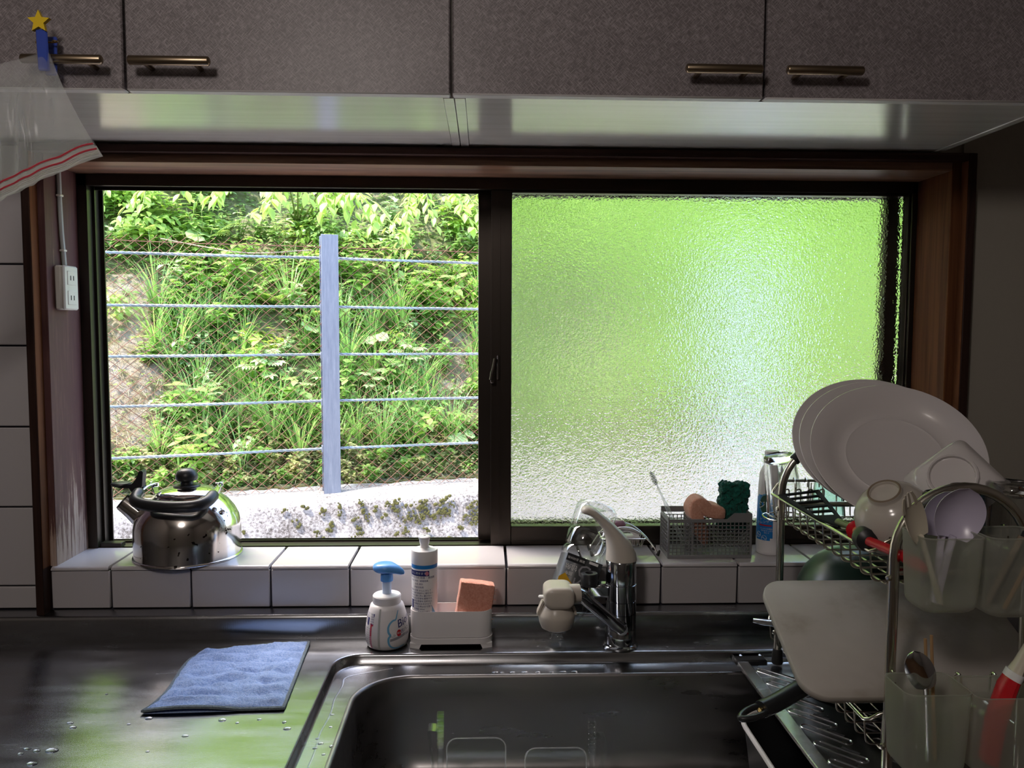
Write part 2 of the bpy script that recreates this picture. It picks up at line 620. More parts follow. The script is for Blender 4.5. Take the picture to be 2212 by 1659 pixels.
def patch(mb, x0, y0, x1, y1, fn, nu=6, nv=3, mi=0):
    mb.grid(lambda u, v_: fn(x0 + (x1 - x0) * u, y0 + (y1 - y0) * v_), nu, nv, mi)

def structure(o):
    o['kind'] = 'structure'
    return o

# ------------------------------------------------------------------ room shell
ZC = 0.85           # worktop
SILL = 0.9834       # tiled sill
XL, XR = -0.819, 0.8995      # window reveal
RX0, RX1, RY0, RZ1 = -1.75, 1.45, -3.3, 2.42
w = MB()
w.box(RX0, 0.008, 0, -0.832, 0.20, RZ1)
w.box(0.918, 0.0005, 0, RX1, 0.20, RZ1, mi=1)
w.box(-0.832, 0.008, 0, 0.918, 0.20, 0.972)
w.box(-0.832, 0.008, 1.771, 0.918, 0.20, RZ1, mi=1)
wall_back = structure(w.obj('wall_back', ['grout', 'plaster']))
structure(MB().box(RX0 - .12, RY0, 0, RX0, 0.2, RZ1).obj('wall_left', 'plaster_light'))
structure(MB().box(RX1, RY0, 0, RX1 + .12, 0.2, RZ1).obj('wall_right', 'plaster_light'))
structure(MB().box(RX0 - .12, RY0 - .12, 0, RX1 + .12, RY0, RZ1).obj('wall_front', 'plaster_light'))
structure(MB().box(RX0 - .12, RY0 - .12, -.1, RX1 + .12, 0.2, 0).obj('floor', 'floor'))
structure(MB().box(RX0 - .12, RY0 - .12, RZ1, RX1 + .12, 0.2, RZ1 + .1).obj('ceiling', 'ceiling'))

# tiles: each one an object of its own, children of the wall
def tile_obj(me_cache, key, x0, z0, x1, z1):
    wv, hv = round(x1 - x0, 4), round(z1 - z0, 4)
    k = (key, wv, hv)
    if k not in me_cache:
        me_cache[k] = MB().box(0, -0.008, 0, wv, 0, hv, 0.0018).mesh('tile', ['tile'])
    o = bpy.data.objects.new('tile', me_cache[k])
    COL.objects.link(o)
    o.parent = wall_back
    o.location = (x0, 0.008, z0)
    return o
TC = {}
G = 0.0016
zj = [0.9008, 0.9459, 1.0989, 1.2524, 1.4055, 1.5574, 1.7104, 1.776]
xj = [-0.848, -1.000, -1.152, -1.304, -1.456]
for a, b in zip(xj, xj[1:]):
    for c, d in zip(zj, zj[1:]):
        tile_obj(TC, 'w', b + G, c + G, a - (G if a != xj[0] else 0), d - G)
X0 = -0.7168
fj = [-0.830] + [X0 + .152 * k for k in range(11)] + [0.918]
for a, b in zip(fj, fj[1:]):
    tile_obj(TC, 'f', a + G, 0.9012, b - G, SILL - 0.0085)
# sill tiles with a rounded nose
for a, b in zip(fj, fj[1:]):
    wv = round(b - a - 2 * G, 4)
    k = ('s', wv)
    if k not in TC:
        q = MB()
        prof = [(-0.001, -0.0068), (0.134, -0.0068), (0.134, 0), (0.006, 0), (0.0025, -0.0008), (0.0, -0.0028), (-0.001, -0.0045)]
        e = 0.0012
        rings = [[(e, y, z - (.0006 if z > -.004 else 0)) for y, z in prof], [(e * .3 + .0012, y, z) for y, z in prof],
                 [(wv - e * 1.3, y, z) for y, z in prof], [(wv - e, y, z - (.0006 if z > -.004 else 0)) for y, z in prof]]
        q.loops(rings, cap0=True, cap1=True)
        TC[k] = q.mesh('sill_tile', ['tile'], 50)
    o = bpy.data.objects.new('sill_tile', TC[k])
    COL.objects.link(o)
    o.parent = wall_back
    o.location = (a + G, -0.002, SILL)

# ------------------------------------------------------------------ wooden casing and reveal boards
structure(MB().box(-0.847, -0.022, 0.894, -0.832, 0.012, 1.7765, .0012).obj('trim_1', 'wood_dark'))
structure(MB().box(0.918, -0.018, 0.90, 0.9345, 0.012, 1.7765, .0012).obj('trim_2', 'wood_dark'))
structure(MB().box(-0.832, -0.018, 1.7625, 0.918, 0.012, 1.7765, .0012).obj('trim_3', 'wood_darkx'))
structure(MB().box(-0.832, 0.005, SILL - .001, XL, 0.1286, 1.765, .001).obj('trim_4', 'wood_worn'))
structure(MB().box(XL, 0.005, 1.7475, XR, 0.1286, 1.765, .001).obj('trim_5', 'wood_head'))
structure(MB().box(XR, 0.005, SILL - .001, 0.918, 0.1286, 1.765, .001).obj('trim_6', 'wood_warm'))
# thin strips, tinted warm to stand in for window light on the casing
structure(MB().box(-0.8322, -0.0205, 0.985, -0.8312, 0.005, 1.762).obj('trim_lit_7', 'wood_warm'))
structure(MB().box(0.9172, -0.0165, 0.985, 0.9182, 0.005, 1.762).obj('trim_lit_8', 'wood_warm'))

# ------------------------------------------------------------------ sliding window
win = thing('window_1', 'wide sliding window of dark bronze frames with obscure glass, open on one half', 'window', (0.04, 0.16, SILL))
structure(win)
del win['category']
def wpart(mb, name, mats='bronze', parent=win, kind=None):
    return mb.obj(name, mats, parent, world=True, kind=kind)
q = MB()
q.box(XL, 0.1286, 1.7285, XR, 0.2, 1.765, .001)
q.box(XL, 0.170, 1.722, XR, 0.174, 1.73); q.box(XL, 0.1286, 1.7245, XR, 0.132, 1.73)
wpart(q, 'frame_head')
q = MB()
q.box(XL, 0.1286, 0.955, XR, 0.215, 0.9775, .001)
q.box(XL, 0.1286, 0.975, XR, 0.133, 0.9825); q.box(XL, 0.1485, 0.975, XR, 0.1515, 0.9815); q.box(XL, 0.196, 0.975, XR, 0.2, 0.981); q.box(XL, 0.212, 0.97, XR, 0.215, 0.9805)
wpart(q, 'frame_sill')
q = MB()
q.box(XL - .012, 0.1286, 0.955, -0.800, 0.134, 1.765, .0008); q.box(XL - .012, 0.134, 0.955, -0.806, 0.2, 1.765)
q.box(-0.807, 0.164, 0.98, -0.801, 0.167, 1.73); q.box(-0.807, 0.196, 0.98, -0.799, 0.2, 1.73)
wpart(q, 'frame_jamb')
q = MB()
q.box(0.8895, 0.1286, 0.955, XR + .018, 0.134, 1.765, .0008); q.box(0.9145, 0.134, 0.955, XR + .018, 0.2, 1.765)
wpart(q, 'frame_jamb')
wpart(MB().box(-0.80, 0.136, 0.9815, -0.756, 0.158, 0.992, .001), 'sill_block')
# room-side sash, its obscure pane and catch
q = MB()
q.box(0.0135, 0.1375, 0.983, 0.0561, 0.166, 1.727, .0012)
q.box(0.0135, 0.1362, 0.983, 0.0165, 0.139, 1.727); q.box(0.031, 0.1355, 0.983, 0.0325, 0.139, 1.727)
q.box(0.8865, 0.1375, 0.983, 0.8965, 0.166, 1.727, .0012)
q.box(0.0561, 0.1375, 1.7195, 0.8865, 0.166, 1.727, .0008)
q.box(0.0561, 0.1375, 0.983, 0.8865, 0.166, 1.0232, .0012)
q.box(0.0561, 0.1362, 0.9915, 0.8865, 0.139, 0.993)
inner = wpart(q, 'sash')
wpart(MB().box(0.054, 0.150, 1.021, 0.889, 0.1545, 1.722), 'pane', 'frosted', inner)
q = MB()
q.box(0.026, 0.130, 1.335, 0.031, 0.138, 1.385, .001)
q.tube(spline([(0.022, 0.131, 1.378), (0.020, 0.126, 1.365), (0.0165, 0.122, 1.35), (0.015, 0.12, 1.335)], 4), [.004] * 8 + [.005] * 3 + [.0055, .0055], 8)
q.box(0.012, 0.118, 1.328, 0.021, 0.129, 1.338, .002)
wpart(q, 'crescent_lock', 'bronze', inner)
# outer sash, slid behind it
q = MB()
q.box(-0.0135, 0.1785, 0.983, 0.029, 0.2075, 1.727, .0012); q.box(0.8600, 0.1785, 0.983, 0.8905, 0.2075, 1.727, .0012)
q.box(0.029, 0.1785, 1.7195, 0.86, 0.2075, 1.727, .0008); q.box(0.029, 0.1785, 0.983, 0.86, 0.2075, 1.0232, .0012)
q.box(0.852, 0.172, 1.345, 0.861, 0.18, 1.375, .001)
outer = wpart(q, 'sash')
wpart(MB().box(0.027, 0.191, 1.021, 0.862, 0.1945, 1.722), 'pane', 'frosted2', outer)

# ------------------------------------------------------------------ socket and its cable on the left reveal
t = thing('power_outlet', 'ivory double power outlet box on the maroon window reveal', 'outlet', (XL, 0.057, 1.516))
MB().box(0, -0.0265, -0.0425, 0.013, 0.0265, 0.0425, .003).obj('base_box', 'ivory_plastic', t)
MB().box(0.0131, -0.0265, -0.0425, 0.0195, 0.0265, 0.0425, .003).obj('cover', 'ivory_plastic', t)
for dz in (0.019, -0.019):
    s = MB().box(0.019, -0.016, dz - .0135, 0.0207, 0.016, dz + .0135, .0008).obj('socket', 'ivory_plastic', t)
    for dy in (-0.0055, 0.0055):
        MB().box(0.0205, dy - .0013, dz - .0045, 0.0211, dy + .0013, dz + .0045).obj('socket_slot', 'slot', s)
t = thing('power_cable', 'grey power cable clipped to the maroon reveal above the outlet', 'cable', (XL + .005, 0.056, 1.56))
MB().tube([(0, 0.006, 0.0), (0, 0.004, .02), (-.0005, 0.0, .06), (-.0005, -.003, .12), (-.0005, -.004, .1865)], 0.0042, 8).obj('cord', 'cable', t)
for dz, dy in ((0.028, .002), (0.132, -.004)):
    MB().box(-.0045, dy - .0062, dz - .002, .0048, dy + .0062, dz + .002, .001).obj('cable_clip', 'ivory_plastic', t)

# ------------------------------------------------------------------ wall cabinets
ZB = 1.7785
def cabinet(x0, x1, doors, label):
    t = thing('wall_cabinet', label, 'cabinet', ((x0 + x1) / 2, -0.17, ZB))
    q = MB()
    q.box(x0, -0.331, ZB, x0 + .0155, -0.0005, 2.36, .0006)
    q.box(x1 - .0155, -0.331, ZB, x1, -0.0005, 2.36, .0006)
    q.box(x0 + .016, -0.3305, ZB + .0012, x1 - .016, -0.0005, ZB + .018)
    q.box(x0 + .016, -0.33, 2.345, x1 - .016, -0.0005, 2.36); q.box(x0 + .016, -0.012, ZB + .018, x1 - .016, -0.001, 2.345)
    q.obj('carcass', ['cab_white'], t, world=True)
    for a, b, hx in doors:
        d = MB()
        # door leaf: chamfered lower edge coloured pale, standing in for window light on it
        e, zt = .0025, 2.358
        d.box(a, -0.353, ZB - .0005, b, -0.3335, zt, .0022)
        dm = d.obj('door', ['linen', 'cab_edge'], t, world=True)
        for p in dm.data.polygons:
            if p.normal.z < -0.5 and abs(p.center.z - (ZB - .0005 - t.location.z)) < .004:
                p.material_index = 1
        h = MB()
        xa, xb = hx
        zz = 1.8105
        h.tube([(xa, -.383, zz), (xa + .0015, -.383, zz), (xa + .003, -.383, zz), (xb - .003, -.383, zz), (xb - .0015, -.383, zz), (xb, -.383, zz)],
               [.0035, .0058, .0065, .0065, .0058, .0035], 14)
        for xx in (xa + .022, xb - .022):
            h.tube([(xx, -.384, zz - .002), (xx, -.352, zz - .002)], .0038, 8)
        ho = h.obj('handle', 'brass', dm, world=True)
    return t
cab_a = cabinet(-0.975, -0.0455, [(-0.973, -0.5135, (-0.6396, -0.5284)), (-0.510, -0.0500, (-0.4945, -0.3817))],
        'mauve linen wall cabinet with the star clothespin on its handle')
cabinet(-0.0445, 0.868, [(-0.0468, 0.4065, (0.2842, 0.3949)), (0.410, 0.866, (0.4289, 0.5406))],
        'dark linen wall cabinet over the obscure glass pane, its handles side by side')
MB().lathe([(.0002, -.0008), (.0075, -.0008), (.0078, .0005), (0, .0006)][::-1], 20, 0, Matrix.Translation(Vector((-.084, -.0125, ZB + .0012)) - cab_a.location)).obj('cable_hole', 'slot', cab_a)

# ------------------------------------------------------------------ outdoors: retaining wall, cable fence, planted bank
P0 = Vector((-0.912, 3.249, 0))
FD = Vector((0.95815, 0.28625, 0))
FN = Vector((-0.28625, 0.95815, 0))
def W(s, t, z):
    return P0 + FD * s + FN * t + Vector((0, 0, z))

def leaf_mat(name, dif, trn, var=0.35, k=0.45):
    m = bpy.data.materials.new(name)
    n, l = nodes_of(m)
    n.remove(n['Principled BSDF'])
    oi = n.new('ShaderNodeObjectInfo')
    geo = n.new('ShaderNodeNewGeometry')
    rv = math_node(m, 'ADD', math_node(m, 'MULTIPLY', oi.outputs['Random'], 0.6), math_node(m, 'MULTIPLY', geo.outputs['Random Per Island'], 0.4))
    d = n.new('ShaderNodeBsdfDiffuse')
    t = n.new('ShaderNodeBsdfTranslucent')
    g = n.new('ShaderNodeBsdfGlossy')
    g.inputs['Roughness'].default_value = 0.42
    for c, node in ((dif, d), (trn, t)):
        lo = tuple(x * (1 - var) for x in c)
        hi = (c[0] * (1 + var * 1.2), c[1] * (1 + var * .7), c[2] * (1 + var * .3))
        l.new(ramp(m, rv, [(0.2, lo), (0.5, c), (0.85, hi)]), node.inputs['Color'])
    a = n.new('ShaderNodeMixShader')
    a.inputs[0].default_value = k
    l.new(d.outputs[0], a.inputs[1])
    l.new(t.outputs[0], a.inputs[2])
    b = n.new('ShaderNodeMixShader')
    b.inputs[0].default_value = 0.05
    l.new(a.outputs[0], b.inputs[1])
    l.new(g.outputs[0], b.inputs[2])
    l.new(b.outputs[0], n['Material Output'].inputs[0])
    return m
M['leaf'] = leaf_mat('spring_leaf', (0.314, 0.522, 0.139), (0.588, 0.829, 0.195))
M['leaf_top'] = leaf_mat('lime_leaf', (0.363, 0.582, 0.134), (0.729, 0.868, 0.194), 0.2)  # lime foliage of the bushes and shrubs
M['fern'] = leaf_mat('fern_green', (0.387, 0.584, 0.147), (0.659, 0.856, 0.201), 0.25)
M['grass'] = leaf_mat('grass_green', (0.292, 0.510, 0.161), (0.443, 0.705, 0.203), 0.35)
M['pale_leaf'] = leaf_mat('pale_leaf', (0.443, 0.618, 0.291), (0.540, 0.715, 0.278), 0.2, 0.3)
M['cover'] = leaf_mat('ground_cover_green', (0.262, 0.426, 0.131), (0.437, 0.634, 0.164), 0.5)
M['low_cover'] = leaf_mat('yellowish_low_cover', (0.58, 0.60, 0.28), (0.62, 0.64, 0.26), 0.25)
M['straw'] = leaf_mat('dry_straw', (0.60, 0.50, 0.34), (0.5, 0.4, 0.25), 0.3, 0.2)
M['stalk'] = mat('green_stalk', (0.18, 0.22, 0.07), 0.6)
M['twig'] = mat('pale_twig', (0.42, 0.33, 0.24), 0.7)
M['moss'] = foam('moss', (0.035, 0.035, 0.006), (0.13, 0.115, 0.025), 90)
m = M['soil'] = mat('bank_soil', (0.2, 0.15, 0.1), 0.95)
f = noise_node(m, coords(m), 5, 8, 0.7)
base(m, ramp(m, f, [(0.3, (0.09, 0.10, 0.04)), (0.48, (0.16, 0.17, 0.07)), (0.62, (0.32, 0.27, 0.18)), (0.75, (0.20, 0.22, 0.08))]))
bump(m, noise_node(m, coords(m), 40, 6, 0.7), 0.7, 0.02)
m = M['bare_rock'] = mat('pale_bare_earth', (0.5, 0.42, 0.36), 0.95)
f = noise_node(m, coords(m), 9, 8, 0.7)
base(m, ramp(m, f, [(0.32, (0.17, 0.15, 0.05)), (0.45, (0.32, 0.26, 0.18)), (0.6, (0.42, 0.35, 0.31)), (0.75, (0.27, 0.23, 0.15))]))
bump(m, noise_node(m, coords(m), 45, 6, 0.7), 0.7, 0.02)
m = M['concrete'] = mat('weathered_concrete', (0.5, 0.47, 0.45), 0.95)
f1 = noise_node(m, coords(m), 70, 6, 0.75)
f2 = noise_node(m, coords(m), 6, 5, 0.65)
f = math_node(m, 'ADD', math_node(m, 'MULTIPLY', f1, 0.75), math_node(m, 'MULTIPLY', f2, 0.35))
base(m, ramp(m, f, [(0.43, (0.12, 0.10, 0.085)), (0.52, (0.38, 0.335, 0.315)), (0.60, (0.62, 0.565, 0.54))]))
bump(m, f1, 0.8, 0.012)
m = M['galv'] = mat('galvanised_post', (0.5, 0.54, 0.6), 0.55, 0.35)
f = noise_node(m, coords(m, (30, 30, 3)), 2, 6, 0.7)
base(m, ramp(m, f, [(0.35, (0.19, 0.21, 0.27)), (0.6, (0.25, 0.27, 0.33)), (0.75, (0.33, 0.35, 0.41))]))
M['galv_pale'] = mat('pale_widened_post', (0.56, 0.62, 0.72), 0.6, 0.1)
M['cable_steel'] = mat('galvanised_cable', (0.33, 0.38, 0.42), 0.4, 0.6)
M['rust'] = mat('rusty_wire', (0.24, 0.105, 0.07), 0.8)

# retaining wall
prof = [(-0.30, -0.8), (-0.275, 0.0), (-0.262, 0.25), (-0.255, 0.40), (-0.25, 0.44), (-0.225, 0.458), (-0.1, 0.462), (0.06, 0.46), (0.2, 0.462), (0.26, 0.45), (0.27, 0.2)]
q = MB()
rings = []
ns = 150
for i in range(ns + 1):
    s = -3.5 + 11.5 * i / ns
    rings.append([W(s, t - 0.035 * max(0, min(1, (s + .6) / 1.5)) * (t < 0) + .012 * mnoise.noise((s * 3, t * 6, z * 4)),
                    z + .008 * mnoise.noise((s * 4, t * 9, 3))) for t, z in prof])
q.loops(rings, closed=False)
tag(q.obj('retaining_wall', 'concrete', angle=180), 'rough low concrete retaining wall with moss clumps under the cable fence', 'parapet')
q = MB()
for i in range(150):
    s = rnd.gauss(0.62, 0.42) if rnd.random() < 0.62 else rnd.uniform(-1.5, 4.2)
    z = .445 - abs(rnd.gauss(0, .11))
    t = -0.268 - .012 * (z < .3) - 0.035 * max(0, min(1, (s + .6) / 1.5))
    c = W(s, t, z)
    for j in range(rnd.randrange(2, 7)):
        r = rnd.uniform(.004, .011)
        p = c + FD * rnd.gauss(0, .011) + Vector((0, 0, rnd.gauss(0, .010)))
        q.lathe([(r, -r * .6), (r * 1.05, 0), (r * .75, r * .6), (0, r * .9)], 7, 0, aim(p, -FN), sx=rnd.uniform(.8, 1.4), rfun=lambda a, zz, c=r: 1 + .35 * mnoise.noise((a * 1.5, zz * 60, c * 900)))
for i in range(240):     # low moss strip along the back edge of the wall top
    s = rnd.uniform(-1.6, 5)
    p = W(s, rnd.uniform(.16, .30), 0.463)
    r = rnd.uniform(.012, .03)
    q.lathe([(r, -.008), (r * .8, .006), (0, .012)], 7, 0, Matrix.Translation(p), sx=1.6)
tag(q.obj('moss', 'moss'), 'yellow green moss clumps on the concrete wall', 'moss')['kind'] = 'stuff'

# unseen concrete path, added to bounce daylight in through the window
q = MB()
q.box(-6, .30, -.62, 9, 5.2, -.55)
tag(q.obj('bounce_path', 'concrete'), 'unseen concrete path added outside the window to bounce daylight in', 'path')
# cable fence: posts, twisted cables, chain link
fence = thing('cable_fence', 'galvanised cable fence with rusty chain link before the green bank', 'fence', W(0, 0, 0.46))
def fpart(q, name, mats):
    return q.obj(name, mats, fence, world=True)
for k, s in enumerate((0.004, 2.82)):
    q = MB()
    mx = frame_mx(W(s, -0.048, 0.46), FD, FN, (0, 0, 1))
    hw_ = .049 if k == 0 else .12  # second post widened and paled by guess, for the bluish blur through the glass
    q.box(-hw_, 0, -.012, hw_, .007, 1.513, .0012, 0, mx)
    q.box(-.0035, .007, -.012, .0035, .093, 1.512, 0, 0, mx)
    q.box(-hw_, .093, -.012, hw_, .1, 1.512, .0012, 0, mx)
    po = fpart(q, 'post', 'galv' if k == 0 else 'galv_pale')
    cm = MB().box(-.0035, -.026, -.02, .0035, .026, .02, .001).mesh('cable_clamp', ['galv'])
    for zc in (0.265, 0.54, 0.815, 1.095, 1.375):
        o = bpy.data.objects.new('cable_clamp', cm)
        COL.objects.link(o)
        o.parent = po
        o.matrix_basis = Matrix.Translation(-fence.location) @ mx @ Matrix.Translation((-.0525, .034, zc))
for zc, sag in ((1.841, 0.0), (1.558, .002), (1.280, 0), (1.006, 0), (0.722, 0.001)):
    q = MB()
    n_ = 560
    for st in range(3):
        pts = []
        for i in range(n_ + 1):
            s = -1.75 + 6.9 * i / n_
            a = 2 * pi * s / 0.105 + st * 2 * pi / 3
            dz = -.010 * sin(pi * min(1, max(0, (s + 2.2) / 2.2))) if s < 0 else -.012 * sin(pi * min(1, s / 2.82))
            pts.append(W(s, 0.004 + .0044 * cos(a), zc + dz * (0.4 + sag * 0) + .0044 * sin(a)))
        q.tube(pts, .0046, 5)
    fpart(q, 'cable', 'cable_steel')
q = MB()
DX, DZ = 0.0755, 0.064
zb, zt = 0.475, 1.925
run = (zt - zb) / DZ * DX
i0 = int((-1.7 - run) / DX)
for i in range(i0, int(5.2 / DX)):
    for sg in (1, -1):
        a, b = i * DX, i * DX + run
        pts = []
        nseg = int((zt - zb) / DZ * 2)
        for k in range(nseg + 1):
            f = k / nseg
            s = a + (b - a) * f if sg == 1 else b - (b - a) * f
            if s < -1.75 or s > 5.2:
                if len(pts) > 1:
                    q.tube(pts, .0014, 4)
                pts = []
                continue
            pts.append(W(s + .006 * mnoise.noise((s * 3, f * 4, 1)), 0.022 + (.0018 if k % 2 else -.0018) * sg + .012 * mnoise.noise((s * 1.2, f * 2, 5)), zb + (zt - zb) * f))
        if len(pts) > 1:
            # tie off with the little hook at the top
            if sg == 1:
                pts.append(pts[-1] + FD * .016 + Vector((0, 0, .016)))
            q.tube(pts, .0014, 4)
fpart(q, 'chain_link_mesh', 'rust')['kind'] = 'stuff'
q = MB()
q.tube([W(s * .2 - 1.75, .024, 1.905 + .006 * mnoise.noise((s * .3, 0, 0))) for s in range(35)], .0022, 5)
fpart(q, 'top_wire', 'rust')

# the bank
def ground(s, t):
    h = 0.43 if t < .3 else 0.43 + 1.22 * (t - .3)
    h += .10 * mnoise.noise((s * .9, t * 1.1, 0)) * min(1, max(0, (t - .25) * 2)) + .03 * mnoise.noise((s * 4, t * 4, 2)) * min(1, max(0, (t - .2) * 3))
    if s < -0.75:      # ledge of bare earth beside the grass
        h += .18 * min(1, (-0.75 - s) * 2.5) * max(0, min(1, (t - .25) * 2))
    return h
def bare(s, t):
    """1 where the earth lies bare"""
    k = 0
    z = ground(s, t)
    if s < -0.92 and .62 < z < 1.75: k = max(k, min(1, (-0.92 - s) * 6))
    if .72 < z < 1.62:
        k = max(k, 1 - min(1, abs(s - (1.02 + .12 * sin(z * 5))) / .26))
        k = max(k, 1 - min(1, abs(s - 2.05) / .35))
    return k
q = MB()
nu, nv = 170, 80
vs = []
for j in range(nv + 1):
    for i in range(nu + 1):
        s, t = -7 + 19 * i / nu, 0.2 + 11 * (j / nv) ** 1.6
        vs.append(W(s, t, ground(s, t)))
fs, mi = [], []
for j in range(nv):
    for i in range(nu):
        a = j * (nu + 1) + i
        fs.append((a, a + 1, a + nu + 2, a + nu + 1))
q.add(vs, fs)
for k, fc in enumerate(q.f):
    i, j = k % nu, k // nu
    s, t = -7 + 19 * i / nu, 0.2 + 11 * (j / nv) ** 1.6
    q.mi[k] = 2 if t > 2.6 or (s > 1.7 and bare(s, t) < .3 and t > .5) else 1 if bare(s, t) > .45 else 0
m = M['wood_floor'] = mat('green_hillside', (0.2, 0.34, 0.06), 0.95)
f = noise_node(m, coords(m), 3.5, 8, 0.75)
base(m, ramp(m, f, [(0.35, (0.10, 0.20, 0.03)), (0.5, (0.26, 0.44, 0.07)), (0.65, (0.42, 0.62, 0.12))]))
bump(m, noise_node(m, coords(m), 9, 6, 0.7), 1.0, 0.08)
structure(q.obj('ground', ['soil', 'bare_rock', 'wood_floor'], angle=180))

def leaf(mb, p, d, nrm, L, wd, droop=0.25, fold=0.25, mi=0, n=3):
    d = Vector(d).normalized()
    nrm = Vector(nrm)
    sd = d.cross(nrm)
    if sd.length < 1e-4:
        sd = Vector((1, 0, 0))
    sd.normalize()
    nrm = sd.cross(d).normalized()
    prof = {2: (0, .5, 0), 3: (0.0, .46, .36, 0), 4: (0, .40, .5, .3, 0)}[n]
    mid, lf, rt = [], [], []
    for i in range(n + 1):
        f = i / n
        c = Vector(p) + d * (L * f * (1 - .12 * droop * f)) - nrm * (droop * L * f * f)
        w_ = prof[i] * wd
        mid.append(c)
        lf.append(c + sd * w_ + nrm * (fold * w_))
        rt.append(c - sd * w_ + nrm * (fold * w_))
    vs = mid + lf[1:-1] + rt[1:-1]
    m_ = n - 1
    fs = [(0, n + 1, 1), (0, 1, n + 1 + m_)]
    for i in range(1, n - 1):
        fs += [(i, n + i, n + i + 1, i + 1), (i, i + 1, n + m_ + i + 1, n + m_ + i)]
    fs += [(n - 1, n + m_, n), (n - 1, n, n + 2 * m_)]
    mb.add(vs, fs, mi)

def rv(a, b): return rnd.uniform(a, b)
def rdir(up=0.3):
    a = rv(0, 2 * pi)
    return Vector((cos(a), sin(a), up))

def grass_proto(n, h, wd):
    q = MB()
    for i in range(n):
        a, r = rv(0, 2 * pi), rv(0, .05)
        p = Vector((r * cos(a), r * sin(a), 0))
        d = Vector((cos(a), sin(a), 0))
        L, lean = h * rv(.55, 1.1), rv(.12, .7)
        sd = Vector((-sin(a), cos(a), 0)) * wd * rv(.6, 1.2)
        rows = []
        for k in range(5):
            f = k / 4
            c = p + d * (L * lean * f * f) + Vector((0, 0, L * (f - .42 * lean * f ** 3)))
            rows.append((c, 1 - f ** 2))
        vs = []
        for c, w_ in rows[:-1]:
            vs += [c - sd * w_, c + sd * w_]
        vs.append(rows[-1][0])
        q.add(vs, [(0, 1, 3, 2), (2, 3, 5, 4), (4, 5, 7, 6), (6, 7, 8)])
    return q.mesh('blades', ['grass'], 180)
def weed_proto(nst, h, L, mats='leaf', wf=.55, per=3):
    q = MB()
    for i in range(nst):
        a = rv(0, 2 * pi)
        d = Vector((cos(a) * rv(.1, .5), sin(a) * rv(.1, .5), 1)).normalized()
        H = h * rv(.6, 1.1)
        pts = [Vector((0, 0, 0)) + d * (H * f) for f in (0, .5, 1)]
        q.tube(pts, [.0028, .0022, .0012], 4, mi=1)
        k = 0
        z = .25
        while z < 1.01:
            for j in range(per):
                aa = rv(0, 2 * pi)
                ld = Vector((cos(aa), sin(aa), rv(-.1, .45)))
                leaf(q, d * (H * z), ld, (0, 0, 1), L * rv(.7, 1.2), L * wf, rv(.1, .4), rv(.1, .3))
            z += rv(.14, .22)
    return q.mesh('weed', [mats, 'stalk'], 180)
def frond_mesh():
    q = MB()
    L = .34
    pts = [Vector((L * f * (1 - .1 * f), 0, .16 * f - .20 * f * f)) for f in [i / 8 for i in range(9)]]
    q.tube(pts, [.0018] * 6 + [.001] * 3, 4, mi=1)
    for i in range(1, 16):
        f = .10 + .88 * i / 16
        c = Vector((L * f * (1 - .1 * f), 0, .16 * f - .20 * f * f))
        w_ = .085 * sin(pi * min(1, (f * .82 + .20))) ** .8
        for sd in (1, -1):
            leaf(q, c, (.45, sd, .06), (0, 0, 1), max(.012, w_), .020, .2, .1, n=2)
    return q.mesh('frond', ['fern', 'stalk'], 180)
def compound_proto():
    q = MB()
    H = .30
    q.tube([(0, 0, 0), (.01, 0, H * .5), (0, 0.01, H)], .003, 4, mi=1)
    for k in range(9):
        z = H * (.45 + .06 * k)
        a = k * 2.4
        d = Vector((cos(a), sin(a), .15)).normalized()
        Ls = .17 - .01 * k
        c0 = Vector((0, 0, z))
        q.tube([c0, c0 + d * Ls], .0015, 3, mi=1)
        for i in range(5):
            p = c0 + d * (Ls * (.35 + .16 * i))
            sd = d.cross(Vector((0, 0, 1))).normalized()
            for s_ in (1, -1):
                leaf(q, p, sd * s_ + d * .5, (0, 0, 1), .055, .026, .2, .15)
        leaf(q, c0 + d * Ls, d, (0, 0, 1), .06, .028, .3, .15)
    return q.mesh('compound_weed', ['pale_leaf', 'stalk'], 180)
def round_proto():
    q = MB()
    for k in range(4):
        a = rv(0, 6.28)
        H = rv(.14, .26)
        tip = Vector((cos(a) * rv(.05, .13), sin(a) * rv(.05, .13), H))
        q.tube([(0, 0, 0), tip * .6, tip], .003, 4, mi=1)
        R_ = rv(.05, .075)
        nr = Vector((cos(a) * .5, sin(a) * .5, 1)).normalized()
        mx = aim(tip, nr)
        ring = [(R_ * (1 - .35 * (abs((b % 12) - 6) > 4)) * cos(2 * pi * b / 12), R_ * sin(2 * pi * b / 12), .012 * (b % 2)) for b in range(12)]
        vs = [mx @ Vector((0, 0, 0))] + [mx @ Vector(p) for p in ring]
        q.add(vs, [(0, i + 1, (i + 1) % 12 + 1) for i in range(12)])
    return q.mesh('round_weed', ['pale_leaf', 'stalk'], 180)

grasses = [grass_proto(30, .55, .0045), grass_proto(24, .42, .004), grass_proto(36, .62, .005)]
weeds = [weed_proto(5, .26, .060), weed_proto(6, .2, .046, per=4), weed_proto(4, .32, .075), weed_proto(6, .24, .05, 'pale_leaf', .6)]
lowweeds = [weed_proto(7, .13, .034, 'leaf', .6, 4), weed_proto(9, .13, .028, 'low_cover', .7, 5), weed_proto(9, .10, .03, 'low_cover', .7, 5)]
frond = frond_mesh()
comp = compound_proto()
roundm = round_proto()

